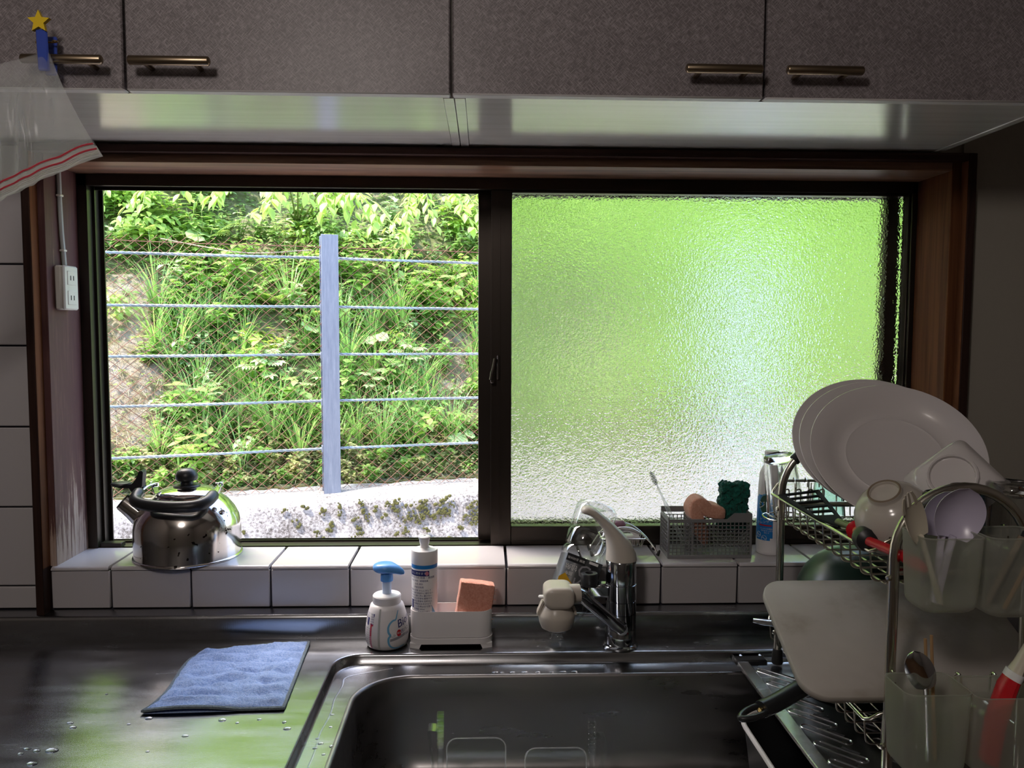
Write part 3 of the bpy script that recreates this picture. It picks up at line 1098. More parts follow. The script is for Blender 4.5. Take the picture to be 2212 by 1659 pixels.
def place(name, me, s, t, sc, label, cat, group, tilt=.35):
    o = bpy.data.objects.new(name, me)
    COL.objects.link(o)
    o.location = W(s, t, ground(s, t) - .01)
    # plants on the bank lean out towards the light
    o.rotation_euler = (Matrix.Rotation(rv(.1, tilt), 3, Vector((1, .2, 0))) @ Matrix.Rotation(rv(0, 6.28), 3, 'Z')).to_euler()
    o.scale = (sc,) * 3
    if '@' in label:
        z = o.location.z
        hz_ = 'below the lowest cable' if z < .72 else 'between the two lower cables' if z < 1.01 else 'about the middle cable' if z < 1.45 else 'about the top cable' if z < 1.9 else 'above the top cable'
        sd_ = 'on the outlet side of the post' if s < 0 else 'between post and window stile' if s < 1.05 else 'seen through the obscure glass'
        label, group = label.replace('@', hz_ + ' ' + sd_), group + ' ' + hz_ + ' ' + sd_
    tag(o, label, cat, group)
    return o

def scatter(kind, n, s0, s1, t0, t1, sc0, sc1, protos, name, label, cat, group, keep=lambda s, t: True):
    k = tries = 0
    while k < n and tries < n * 20:
        tries += 1
        s, t = rv(s0, s1), t0 + (t1 - t0) * rnd.random()
        if rnd.random() < bare(s, t) * .93 or not keep(s, t):
            continue
        place(name, rnd.choice(protos), s, t, rv(sc0, sc1), label, cat, group)
        k += 1
GL = 'green grass tuft @'
WL = 'leafy green weed @'
LL = 'low yellowish weed @'
# grass: a broad stand left of the post, another beyond the pane's edge
scatter('g', 80, -1.05, .62, .35, 1.15, .7, 1.15, grasses, 'grass_tuft', GL, 'grass', 'grass tufts on the bank')
scatter('g', 40, .55, 1.9, .4, 1.3, .6, 1.0, grasses, 'grass_tuft', GL, 'grass', 'grass tufts on the bank', lambda s, t: mnoise.noise((s * 2, t * 2, 9)) > -.1)
scatter('g', 60, 1.9, 7.5, .4, 2.6, .9, 1.4, grasses, 'grass_tuft', GL, 'grass', 'grass tufts on the bank')
scatter('w', 170, -1.6, 1.7, .35, 1.7, .75, 1.25, weeds, 'leafy_weed', WL, 'weed', 'leafy weeds on the bank')
scatter('w', 122, -2.2, 2.2, 1.0, 2.7, 1.0, 1.7, weeds, 'leafy_weed', WL, 'weed', 'leafy weeds on the bank')
scatter('l', 230, -1.5, 1.8, .29, .58, .8, 1.3, lowweeds, 'low_weed', LL, 'weed', 'low weeds at the foot of the bank')
for s, t, sc in ((-.35, .78, 1.0), (-.28, .86, .8), (.02, .72, .9), (.62, .80, .9), (-.72, .62, .9), (.35, .7, .8)):
    place('compound_weed', comp, s, t, sc, 'pale layered weed with paired leaflets rising in the middle of the bank', 'weed', 'pale layered weeds')
for s, t, sc in ((-.62, .95, 1.0), (-.12, 1.0, .9), (-1.0, 1.55, 1.1), (-.85, 1.5, 1.0), (.45, .9, .8), (-.95, .75, .9), (.9, .45, .7)):
    place('round_leaved_weed', roundm, s, t, sc, 'weed with a few broad rounded leaves among the grass', 'weed', 'broad leaved weeds')

# bushes higher up the hill, seen mirrored in the worktop and through the obscure glass
def bush_proto():
    q = MB()
    for i in range(420):
        a, b = rv(0, 2 * pi), math.asin(rv(-.1, 1))
        r = rv(.75, 1)
        p = Vector((cos(a) * cos(b), sin(a) * cos(b), sin(b) * .8)) * r * .5
        leaf(q, p, Vector((p.x, p.y, rv(-.3, .3))) + rdir(0) * .3, p + Vector((0, 0, .4)), rv(.12, .2), .09, .3, .15, n=2)
    return q.mesh('bush', ['leaf_top'], 180)
bushes = [bush_proto(), bush_proto()]
def small_bush():
    q = MB()
    for i in range(150):
        a, b = rv(0, 2 * pi), math.asin(rv(0, 1))
        p = Vector((cos(a) * cos(b) * .2, sin(a) * cos(b) * .2, sin(b) * .17 + .02)) * rv(.6, 1)
        leaf(q, p, Vector((p.x, p.y - .1, rv(-.15, .08))) + rdir(0) * .08, (rv(-.3, .3), -.4, 1), rv(.05, .085), .036, .3, .2, n=3)
    return q.mesh('small_bush', ['leaf_top'], 180)
small_bushes = [small_bush(), small_bush(), small_bush()]
k = 0
for row in range(11):
    t = 2.9 + row * .62
    for i in range(15):
        s = -5 + i * .95 + rv(-.3, .3) + (row % 2) * .45
        o = place('bush', rnd.choice(bushes), s, t + rv(-.2, .2), rv(1.0, 1.7), 'x', 'bush', 'bushes up the hill')
        o['label'] = 'round yellow green bush high on the hill above the window view'
for k in range(75):
    s, t = rv(1.75, 7.5), rv(.6, 2.9)
    if bare(s, t) > .4 or t < .75 and rnd.random() < .5: continue
    o = place('bush', rnd.choice(bushes), s, t, rv(.35, .6), 'x', 'bush', 'bushes behind the obscure glass')
    o['label'] = 'lime green bush blurred behind the obscure glass'
for k in range(30):
    s, t = rv(-1.7, 1.9), rv(.95, 1.9)
    o = place('bush', rnd.choice(small_bushes), s, t, rv(.8, 1.15), 'x', 'bush', 'small leaved bushes on the upper bank')
    o['label'] = 'low lime leaved bush on the upper bank above the chain link'
# ferns along the upper bank: each frond a part
fern0 = None
fern_spots = [(-1.15, 1.52, 1.0), (-.88, 1.45, 1.05), (-.62, 1.38, 1.0), (-.70, 1.62, 1.1), (-.42, 1.3, .85), (-1.3, 1.75, 1.1), (-.25, 1.22, .8), (.08, 1.12, .8), (.28, 1.2, .8),
              (.88, 1.32, 1.0), (1.05, 1.45, 1.1), (1.22, 1.3, 1.0), (.75, 1.15, .85), (1.35, 1.55, 1.0), (-1.0, 1.9, 1.1), (1.7, 1.5, 1.2), (-.05, .95, .7), (.3, .9, .7), (2.4, 1.6, 1.4), (3.1, 1.5, 1.4)]
for i, (s, t, sc) in enumerate(fern_spots):
    r = thing('fern', 'arching yellow green fern on the upper bank', 'fern', W(s, t, ground(s, t)), (rv(.2, .5), 0, 0), 'ferns on the bank')
    r.scale = (sc,) * 3
    for k in range(7):
        o = bpy.data.objects.new('frond', frond)
        COL.objects.link(o)
        o.parent = r
        o.rotation_euler = (rv(-.2, .2), -rv(.1, .7), k * 2 * pi / 7 + rv(-.3, .3))

# overhanging shrub: long branches, every leaf a part
big_leaf = MB()
leaf(big_leaf, (0, 0, 0), (1, 0, 0), (0, 0, 1), 1.0, .46, .22, .22, n=4)
big_leaf = big_leaf.mesh('leaf', ['leaf_top'], 180)
def shrub(label, root, branches, nleaf, L):
    r = thing('overhanging_shrub', label, 'shrub', root)
    q = MB()
    used = 0
    spots = []
    for b in branches:
        pts = spline([Vector(p) for p in b], 6)
        q.tube([p - r.location for p in pts], [.006 * (1 - .8 * i / len(pts)) + .001 for i in range(len(pts))], 5)
        for side in range(3):
            i = rnd.randrange(len(pts) // 3, len(pts) - 2)
            d = (pts[i + 1] - pts[i]).normalized()
            tw = d + Vector((rv(-.8, .8), rv(-.6, .2), rv(-.5, .2)))
            tip = pts[i] + tw.normalized() * rv(.12, .28) - Vector((0, 0, .04))
            tp = [pts[i] + (tip - pts[i]) * f - Vector((0, 0, .03 * f * f)) for f in (0, .25, .5, .75, 1)]
            q.tube([p - r.location for p in tp], .0018, 4)
            spots += [(tp[k], tp[k] - tp[k - 1]) for k in range(1, 5)]
        spots += [(pts[i], pts[i] - pts[i - 1]) for i in range(len(pts) // 3, len(pts))]
    q.obj('branches', 'stalk', r)
    for i in range(nleaf):
        p, d = spots[i % len(spots)]
        d = d.normalized()
        sd = d.cross(Vector((0, 0, 1)))
        sg = 1 if (i // len(spots) + i) % 2 else -1
        ld = (d * rv(.3, .9) + sd * (sg * rv(.4, 1)) + Vector((0, rv(-.3, .1), rv(-.75, .05)))).normalized()
        nr = Vector((rv(-.3, .3), rv(-.5, .2), 1))
        sx = ld
        sy = nr.cross(ld).normalized()
        sz = sx.cross(sy)
        o = bpy.data.objects.new('leaf', big_leaf)
        COL.objects.link(o)
        o.parent = r
        k = L * rv(.7, 1.25)
        mm = frame_mx(p - r.location, sx * k, sy * k, sz * k)
        o.matrix_basis = mm
    return r
def arc(s0, t0, s1, t1, z1, lift=.25):
    a = W(s0, t0, ground(s0, t0))
    b = W(s1, t1, z1)
    m1 = a * .6 + b * .4 + Vector((0, 0, lift))
    m2 = a * .25 + b * .75 + Vector((0, 0, lift * .8))
    return [a, m1, m2, b]
shrub('leafy shrub overhanging the top of the steel post', W(-.05, 1.75, ground(-.05, 1.75)),
      [arc(-.05, 1.75, -.6, .5, 2.30), arc(-.05, 1.75, -.3, .42, 2.2), arc(-.05, 1.75, .05, .45, 2.2), arc(-.05, 1.75, .35, .5, 2.18), arc(0, 1.75, .5, .5, 2.08), arc(-.05, 1.75, -.12, .6, 2.38, .15), arc(0, 1.75, .25, .5, 2.32, .2)], 300, .102)
shrub('bright leafy shrub spreading over the upper left of the bank', W(-.95, 1.95, ground(-.95, 1.95)),
      [arc(-.95, 1.95, -1.3, .75, 2.2), arc(-.95, 1.95, -1.05, .7, 2.2), arc(-.95, 1.95, -.8, .75, 2.3), arc(-.95, 1.95, -1.45, .8, 2.3), arc(-.95, 1.95, -.62, .8, 2.28)], 260, .078)
shrub('green shrub hanging above the cables beyond the steel post', W(.95, 1.9, ground(.95, 1.9)),
      [arc(.95, 1.9, .62, .85, 2.1), arc(.95, 1.9, .8, .9, 2.25), arc(.95, 1.9, 1.05, .9, 2.3), arc(.95, 1.9, 1.25, 1.0, 2.2), arc(.95, 1.9, .55, .8, 1.72)], 240, .086)
shrub('bright shrub glowing behind the obscure glass', W(2.6, 1.9, ground(2.6, 1.9)),
      [arc(2.6, 1.9, 1.9, .85, 2.4), arc(2.6, 1.9, 2.3, .8, 2.6), arc(2.6, 1.9, 2.8, .8, 2.55), arc(2.6, 1.9, 3.3, .9, 2.5), arc(2.6, 1.9, 3.7, 1.0, 2.3)], 180, .12)

# ground cover and dry straw: nobody could count them
q = MB()
k = 0
while k < 24000:
    s, t = rv(-2.2, 2.3), .28 + 2.4 * rnd.random() ** 1.2
    if k > 20500:
        s, t = rv(2.2, 8.5), rv(.3, 3.6)
    if rnd.random() < bare(s, t) * .9:
        continue
    k += 1
    big = 2.2 if k > 20500 else 1
    p = W(s, t, ground(s, t) + rv(0, .09) * big)
    L = rv(.025, .06) * big
    leaf(q, p, rdir(rv(-.3, .5)) + Vector((0, -.5, 0)), (rv(-.4, .4), -.5, 1), L, L * rv(.4, .7), .2, .15, n=2)
cov = tag(q.obj('ground_cover', 'cover', angle=180), 'small leaved green ground cover over the bank', 'plants')
cov['kind'] = 'stuff'
q = MB()
for i in range(9500):
    if i < 1900 or i >= 5200:
        s, t = rv(-1.7, 3.2), rv(.27, .75)
    elif i < 3600:
        s, t = rv(.75, 1.35), rv(.45, 1.3)
    elif i < 4700:
        s, t = rv(-1.6, -.85), rv(.4, 1.3)
    else:
        s, t = rv(-2, 2), rv(.3, 2.2)
    p = W(s, t, ground(s, t) + rv(.0, .05))
    d = Vector((rv(-1, 1), rv(-.9, .2), rv(-.5, .7))).normalized()
    L = rv(.05, .18)
    w_ = Vector((0, 0, 1)).cross(d) * rv(.0009, .002)
    m1 = p + d * L * .5 + Vector((0, 0, rv(-.01, .02)))
    q.add([p - w_, p + w_, m1 + w_, m1 - w_, p + d * L], [(0, 1, 2, 3), (3, 2, 4)])
q2 = MB()
for i in range(7000):
    s, t = rv(-1.7, 4.5), .27 + abs(rnd.gauss(0, .12))
    p = W(s, t, ground(s, t) + rv(0, .16) * rnd.random())
    L = rv(.014, .034)
    leaf(q2, p, rdir(rv(-.2, .6)) + Vector((0, -.6, 0)), (rv(-.4, .4), -.6, 1), L, L * rv(.5, .8), .2, .15, n=2)
tag(q2.obj('low_cover', 'low_cover', angle=180), 'pale yellowish low growth along the foot of the bank', 'plants')['kind'] = 'stuff'
st = tag(q.obj('dry_straw', 'straw', angle=180), 'pale dry straw and twigs lying on the bare patches of the bank', 'straw')
st['kind'] = 'stuff'
q = MB()
q.tube(spline([W(-.98, 1.02, 2.02), W(-.7, .75, 1.95), W(-.42, .52, 1.90), W(-.05, .5, 1.93)], 6), .0035, 6)
tag(q.obj('fallen_stem', 'twig'), 'long pale bare stem slanting across the leaves above the fence', 'stem')

# ------------------------------------------------------------------ stainless worktop with its sink
sink = thing('sink_worktop', 'stainless worktop with embossed surface and large sunken sink below the window', 'sink', (0.2, -0.3, ZC))
K = 14
def ring(x0, y0, x1, y1, r, z):
    return [(x, y, z) for x, y in rrect(x0, y0, x1, y1, r, K)]
q = MB()
L1 = dict(x0=-.268, y0=-.570, x1=.80, y1=-.107)
rings = [ring(-1.70, -.63, 1.40, -.0315, .0005, ZC - .03), ring(-1.70, -.63, 1.40, -.0315, .0005, ZC - .002), ring(-1.699, -.629, 1.399, -.0315, .0005, ZC),
         ring(-.271, -.573, .803, -.1042, .053, ZC), ring(-.268, -.570, .80, -.1067, .05, ZC - .0010), ring(-.2665, -.5685, .7985, -.1085, .0485, ZC - .004),
         ring(-.264, -.566, .796, -.111, .046, ZC - .0165), ring(-.260, -.562, .792, -.1145, .042, ZC - .0185),
         ring(-.222, -.548, .772, -.1565, .098, ZC - .0185)]
q.loops(rings)
q.obj('worktop', 'steel_emb', sink, world=True, angle=60)
q = MB()
def B(i, z, r=.092): return ring(-.215 + i, -.543 + i, .766 - i, -.1625 - i, r - i * .4, z)
rings = [ring(-.222, -.548, .772, -.1565, .098, ZC - .0185), ring(-.2185, -.5455, .769, -.1595, .095, ZC - .0165), B(0, ZC - .0175), B(.002, ZC - .022), B(.006, ZC - .06), B(.011, ZC - .15), B(.016, ZC - .172), B(.03, ZC - .182), B(.06, ZC - .186)]
q.loops(rings, cap1=True)
q.obj('basin', 'steel_basin', sink, world=True, angle=60)
q = MB()
prof = [(-.0315, ZC - .002), (-.0318, ZC + .003), (-.0318, .889), (-.0300, .8945), (-.026, .8965), (-.003, .8975), (-.001, .8995), (-.0002, .8995), (-.0002, ZC - .002)]
q.loops([[(x, y, z) for y, z in prof] for x in (-1.70, -.4, .4, 1.40)], cap0=True, cap1=True)
q.obj('backguard', 'steel_emb', sink, world=True, angle=50)
q = MB()
q.lathe([(.0, -.184), (.03, -.184), (.055, -.1845), (.057, -.183), (.06, -.183), (.06, -.19), (0, -.19)], 32, 0, Matrix.Translation((.30, -.36, ZC)))
q.obj('drain', 'chrome', sink, world=True)
# base cabinet that carries the worktop (below the frame)
t = thing('base_cabinet', 'plain pale base cabinet carrying the stainless worktop', 'cabinet', (-.15, -.3, 0))
q = MB()
q.box(-1.69, -.60, .09, -1.67, -.035, ZC - .031); q.box(1.37, -.60, .09, 1.39, -.035, ZC - .031); q.box(-1.67, -.60, .09, 1.37, -.035, .11); q.box(-1.67, -.05, .11, 1.37, -.035, ZC - .20)
q.obj('body', 'plaster_light', t, world=True)
for k in range(4):
    a = -1.67 + k * .76
    d = MB().box(a + .002, -.618, .10, a + .758, -.601, ZC - .034, .002).obj('door', 'linen', t, world=True)

# water drops on the steel
q = MB()
drops = [(-.619, -.354, 3), (-.608, -.368, 3.5), (-.641, -.428, 3), (-.625, -.434, 4), (-.604, -.434, 6), (-.643, -.441, 3), (-.613, -.468, 5), (-.5075, -.343, 4), (-.395, -.351, 4.5),
         (-.291, -.380, 4), (-.322, -.2665, 5), (-.609, -.259, 2), (-.4335, -.3975, 3), (-.37, -.36, 2.5), (-.34, -.35, 2.5), (-.30, -.36, 3), (-.53, -.36, 2), (-.47, -.44, 2), (.40, -.07, 4), (.42, -.075, 3), (.34, -.09, 3), (.44, -.06, 4), (.10, -.08, 2), (.115, -.085, 2)]
for x, y, r in drops:
    r *= .001
    q.lathe([(r, 0.0), (r * .9, r * .25), (r * .55, r * .45), (0, r * .52)], 9, 0, Matrix.Translation((x, y, ZC + .0002)), sx=rnd.uniform(1, 1.9))
for x, y, r in ((-.2404, -.389, 3), (-.248, -.375, 2), (-.2213, -.3977, 3.5), (-.2458, -.4024, 2.5), (-.235, -.34, 2), (-.23, -.42, 2), (-.24, -.30, 2.2)):
    r *= .001
    q.lathe([(r, 0.0), (r * .9, r * .25), (r * .55, r * .45), (0, r * .52)], 9, 0, Matrix.Translation((x, y, ZC - .0183)), sx=1.5)
# wet line along the sunken rim
pts = [(-.165, -.128), (-.19, -.138), (-.225, -.152), (-.243, -.168), (-.242, -.20), (-.246, -.25), (-.243, -.30), (-.247, -.36), (-.244, -.42), (-.246, -.50)]
pp = [Vector((x, y, ZC - .0184)) for x, y in pts]
q.tube(spline(pp, 5), .0016, 6, flat=.4)
for x in (.0, .012, .03, .052, .075, .10, .12, .14):
    r = rnd.uniform(.002, .004)
    q.lathe([(r, 0.0), (r * .9, r * .3), (r * .55, r * .5), (0, r * .55)], 9, 0, Matrix.Translation((x + .02, -.152, ZC - .0183)), sx=1.6)
tag(q.obj('water_drops', 'water'), 'clear water drops and wet streaks on the stainless worktop', 'water')['kind'] = 'stuff'

# ------------------------------------------------------------------ blue dish cloth
def cloth_pt(u, v):
    bl, br, tr, tl = Vector((-.528, -.329, 0)), Vector((-.311, -.321, 0)), Vector((-.328, -.0575, 0)), Vector((-.505, -.066, 0))
    p = bl * (1 - u) * (1 - v) + br * u * (1 - v) + tr * u * v + tl * (1 - u) * v
    p.x += .010 * sin(v * 5.5 + .6) * (1 - u) ** 2
    if v > .75: p.y -= .035 * (1 - u) ** 2 * (v - .75) / .25
    edge = min(1, 12 * min(u, 1 - u, v, 1 - v))
    rib = abs(sin(pi * (v * 6.3 + .6 * mnoise.noise((u * 2.5, v * 3, 4))))) ** .6
    z = .0022 + edge ** .5 * (.004 + .0075 * rib + .0045 * mnoise.noise((u * 7, v * 16, 1)) + .002 * mnoise.noise((u * 30, v * 40, 1)))
    if v < .07: z += .006 * max(0, sin(pi * u * 1.3 + .3)) * (1 - v / .07)
    p.z = ZC + z
    return p
q = MB()
q.grid(cloth_pt, 70, 84)
q.grid(lambda u, v: Vector((cloth_pt(u, v).x, cloth_pt(u, v).y, ZC + .0004)), 10, 10)
t = thing('dish_cloth', 'rumpled blue microfibre dish cloth lying on the stainless worktop', 'cloth', (-.42, -.2, ZC))
q.obj('pile', 'cloth', t, world=True, angle=180)
q = MB()
edge = [(i / 30, 0) for i in range(30)] + [(1, i / 30) for i in range(30)] + [(1 - i / 30, 1) for i in range(30)] + [(0, 1 - i / 30) for i in range(30)]
q.tube([cloth_pt(u, v) + Vector((0, 0, .0012)) for u, v in edge], .0032, 6, closed=True)
q.obj('hem', 'cloth_hem', t, world=True)

# ------------------------------------------------------------------ kettle on the sill
kt = thing('kettle', 'dented stainless kettle with black handle and whistle lever on the tiled sill', 'kettle', (-.597, .080, SILL))
q = MB()
q.lathe([(0, .0015), (.098, .0015), (.1035, .0), (.1045, .002), (.1038, .004), (.1015, .005), (.1015, .012), (.1022, .04), (.1018, .062), (.0985, .078), (.091, .094), (.079, .109), (.066, .120), (.0605, .1245), (.0605, .1268), (.057, .1268), (.057, .122), (0, .121)], 64)
body = q.obj('body', 'kettle', kt, angle=50)
q = MB()
q.lathe([(.0, .1255), (.0575, .1262), (.0588, .1278), (.0565, .1305), (.045, .1355), (.028, .1395), (.0, .1408)], 48)
lid = q.obj('lid', 'kettle', kt, angle=50)
q = MB()
q.lathe([(.0, .139), (.025, .139), (.0262, .141), (.024, .1432), (.0125, .1445), (.0115, .150), (.0135, .1505), (.019, .152), (.0215, .156), (.0208, .164), (.0175, .1705), (.011, .175), (.0, .1765)], 32)
q.obj('lid_knob', 'black_plastic', lid)
# spout
q = MB()
c0, c1 = Vector((-.080, -.012, .080)), Vector((-.117, -.020, .113))
ax = (c1 - c0).normalized()
mx = aim(c0, ax)
L_ = (c1 - c0).length
q.lathe([(.030, -.012), (.026, .0), (.021, L_ * .5), (.0185, L_), (.0165, L_), (.019, L_ * .4), (.022, .0)], 24, 0, mx)
spout = q.obj('spout', 'kettle', kt, angle=50)
q = MB()
mx = aim(c1 - ax * .002, ax)
q.lathe([(.0, .006), (.017, .005), (.0178, .002), (.0178, -.002), (.014, -.002)], 20, 0, mx)
# whistle lever: pivot arm, upright thumb tab and the flat whistle plate
P_ = lambda x, z, y=-.018: Vector((x, y, z))
q.tube(spline([P_(-.098, .118), P_(-.092, .132), P_(-.0885, .142)], 4), [.007] * 9, 8)
def plate(pts, y0, y1):
    n_ = len(pts)
    q.add([(x, y0, z) for x, z in pts] + [(x, y1, z) for x, z in pts], [tuple(range(n_)), tuple(range(n_, 2 * n_))[::-1]] + [(i, n_ + i, n_ + (i + 1) % n_, (i + 1) % n_) for i in range(n_)])
plate([(-.096, .128), (-.084, .128), (-.078, .146), (-.0755, .172), (-.0785, .1755), (-.0835, .174), (-.0905, .158), (-.098, .149), (-.106, .1475), (-.132, .1485), (-.138, .1445), (-.122, .141), (-.103, .140)], -.026, -.009)
q.lathe([(0, .1455), (.014, .1455), (.0175, .1475), (.0165, .150), (.011, .1515), (0, .1515)], 24, 0, Matrix.Translation((-.122, -.0175, 0)), sx=1.15)
q.obj('whistle_lever', 'black_plastic', kt)
# brackets and the handle swung down towards the room
def bracket(sx, sg):
    q = MB()
    mx = Matrix.Translation((sx, -.004, 0))
    q.box(-.0012, -.010, .118, .0012, .012, .158, .0008, 0, mx @ Matrix.Rotation(sg * -.32, 4, 'Y'))
    bo = q.obj('bracket', 'chrome', kt)
    r_ = MB()
    xx = sx + (.0115 if sg > 0 else -.0115) * 1 + sin(sg * -.35) * .14
    r_.lathe([(0, .003), (.003, .0022), (.0042, 0), (.0042, -.012), (0, -.012)], 12, 0, aim((sx + sin(-.32 * sg) * .150 - sg * .003, -.002, .143), (-sg, 0, 0)))
    r_.obj('rivet', 'chrome', bo)
    return bo
bracket(-.0175, 1)
bracket(.020, -1)
q = MB()
hp = [(-.0635, -.008, .1465), (-.0700, -.030, .1440), (-.0730, -.058, .1350), (-.0680, -.080, .1265), (-.042, -.096, .1225), (.004, -.106, .1205), (.046, -.102, .1208), (.0660, -.086, .1250), (.0715, -.060, .1330), (.0700, -.030, .1400), (.0670, -.008, .1430)]
sp = spline(hp, 5)
m0, m1 = 8, len(sp) - 10
q.tube(sp[m0:m1 + 1], [.0085] + [.0115] * (m1 - m0 - 1) + [.0085], 12, flat=1.0)
q.obj('handle', 'black_plastic', kt)
MB().tube(sp[:m0 + 2], .0048, 8, flat=.5).obj('handle_strap', 'chrome', kt)
MB().tube(sp[m1 - 1:], .0048, 8, flat=.5).obj('handle_strap', 'chrome', kt)
for dx in (.074, .087):
    MB().lathe([(0, .004), (.0035, .003), (.005, 0), (.005, -.003)], 12, 0, aim((dx - .004, -.048 + (dx - .074) * .6, .1035 - (dx - .074) * .5), (.45, -.55, .7))).obj('rivet', 'chrome', body)

# ------------------------------------------------------------------ foam soap pump bottle
sb = thing('soap_bottle', 'white foam soap bottle with blue pump beside the sponge caddy', 'bottle', (-.1815, -.0619, ZC))
SP = [(0.0, 0.001), (.033, .001), (.0365, .003), (.0392, .012), (.0403, .024), (.0398, .036), (.0380, .050), (.0352, .063), (.0322, .073), (.0302, .0785), (.0265, .081), (.022, .081)]
MB().lathe(SP, 48).obj('bottle_body', 'white_plastic', sb, angle=50)
def soap_r(z):
    for (r0, z0), (r1, z1) in zip(SP[1:], SP[2:]):
        if z0 <= z <= z1:
            return r0 + (r1 - r0) * (z - z0) / max(1e-6, z1 - z0)
    return .03
def sfn(off):
    # x: arc length from the centre of the front (towards the room), y: height
    def f(x, y):
        a = -pi / 2 + x / .0385
        r = soap_r(y) + off
        return Vector((r * cos(a), r * sin(a), y))
    return f
MB().lathe([(.0, .0985), (.006, .0985), (.0245, .0965), (.0262, .0945), (.0262, .0815), (.0255, .0805), (.0, .0805)][::-1], 40).obj('collar', 'white_plastic', sb)
q = MB()
q.lathe([(.0085, .0965), (.0085, .126), (0, .126)], 20)
stem = q.obj('pump_stem', 'stem_blue', sb)
q = MB()
q.lathe([(.0, .122), (.0115, .122), (.0118, .126), (.0108, .140), (.0, .140)], 28)
# pump head: round pad drawn out to a drooping nozzle
hd = []
for k in range(40):
    a = 2 * pi * k / 40
    x, y = .0235 * cos(a), .0205 * sin(a)
    if cos(a) > .55:
        f = (cos(a) - .55) / .45
        x = .0235 * cos(a) + .0145 * f
        y *= (1 - .55 * f)
    hd.append((x, y))
def hz(x): return -.0075 * max(0, (x - .008) / .03) ** 1.6
rr = []
for sc, z in ((.35, .1385), (.82, .1395), (.98, .1435), (1.0, .1475), (.93, .1515), (.70, .1545), (.3, .156)):
    rr.append([(x * sc - .003, y * sc, z + hz(x * sc)) for x, y in hd])
q.loops(rr, cap0=True, cap1=True, mx=Matrix.Rotation(radians(-14), 4, 'Z'))
q.obj('pump_head', 'blue_pump', sb, angle=60)
# printed label
q = MB()
f = sfn(.0004)
write(q, 'Bioré', .0205, lambda x, y: f(.0468 + x, .0540 + y + x * .25), 0)
write(q, 'ママ', .005, lambda x, y: f(.036 + x, .0455 + y), 0)
write(q, '泡ハンド', .0085, lambda x, y: f(.046 + x, .0375 + y + x * .2), 0)
write(q, '消毒', .0055, lambda x, y: f(.046 + x, .0275 + y), 0)
# side panel, blue lettering
for k in range(5):
    write(q, '泡で出てくる薬用', .0036, lambda x, y: f(-.0365 + x, .066 - k * .0042 + y), 0)
patch(q, -.0405, .046, -.0355, .0595, lambda x, y: f(x, y), 3, 4, 0)
patch(q, -.0245, .0635, -.0222, .0680, f, 2, 2, 0)
for k in range(9):
    write(q, 'つめかえ用もあります', .0036, lambda x, y: f(-.0445 + x, .040 - k * .0040 + y), 0)
q.obj('label_text', ['label_navy'], sb, angle=180)
q = MB()
f = sfn(.0003)
def blob(cx, cy, rx, ry, n_=20):
    return [(cx + rx * cos(2 * pi * k / n_), cy + ry * sin(2 * pi * k / n_)) for k in range(n_)]
for i, (x0, y0, x1, y1) in enumerate(((-.0300, .0270, -.0262, .0505), (-.0262, .046, -.0232, .0495))):
    patch(q, x0, y0, x1, y1, f, 3, 6, 0)
patch(q, -.0305, .0045, -.0262, .0268, f, 3, 6, 1)
pts = blob(.0265, .0335, .0048, .0062)
q.add([f(*p) for p in pts], [tuple(range(len(pts)))], 0)
q.obj('label_red', ['label_red', 'label_pink'], sb, angle=180)
q = MB()
write(q, '薬用', .0042, lambda x, y: sfn(.0006)(.0265 + x, .0335 + y), 0)
q.obj('badge_text', 'label_white', sb, angle=180)
# cloud outline
q = MB()
f = sfn(.0003)
cl = spline([(.030, .0735, 0), (.0255, .066, 0), (.0215, .0585, 0), (.0155, .0570, 0), (.0095, .052, 0), (.0065, .045, 0), (.0070, .037, 0), (.0100, .031, 0), (.0070, .026, 0), (.0070, .018, 0), (.0100, .011, 0), (.0170, .0065, 0), (.027, .0055, 0), (.040, .008, 0)], 6)
wd = .0016
up, dn = [], []
for i, p in enumerate(cl):
    tq = (cl[min(i + 1, len(cl) - 1)] - cl[max(i - 1, 0)]).normalized()
    nn = Vector((-tq.y, tq.x, 0)) * wd * (.5 + .7 * sin(pi * i / len(cl)))
    up.append(f(p.x + nn.x, p.y + nn.y)); dn.append(f(p.x - nn.x, p.y - nn.y))
q.loops([dn, up], closed=False)
q.obj('cloud_outline', 'label_cyan', sb, angle=180)
q = MB()
patch(q, .0095, .0195, .0400, .0245, lambda x, y: f(x, y + (x - .01) * .22), 10, 1, 0)
cs = spline([(.0098, .030, 0), (.013, .0285, 0), (.0175, .0285, 0), (.0190, .0305, 0), (.0165, .0318, 0), (.0155, .0305, 0)], 5)
q.tube([f(p.x, p.y) for p in cs], .0004, 4)
q.obj('label_band', 'label_grey', sb, angle=180)
q = MB()
patch(q, -.0125, .0035, -.0085, .0775, f, 2, 14, 0)
q.obj('level_strip', mat('level_window', (0.50, 0.52, 0.50), 0.3), sb, angle=180)

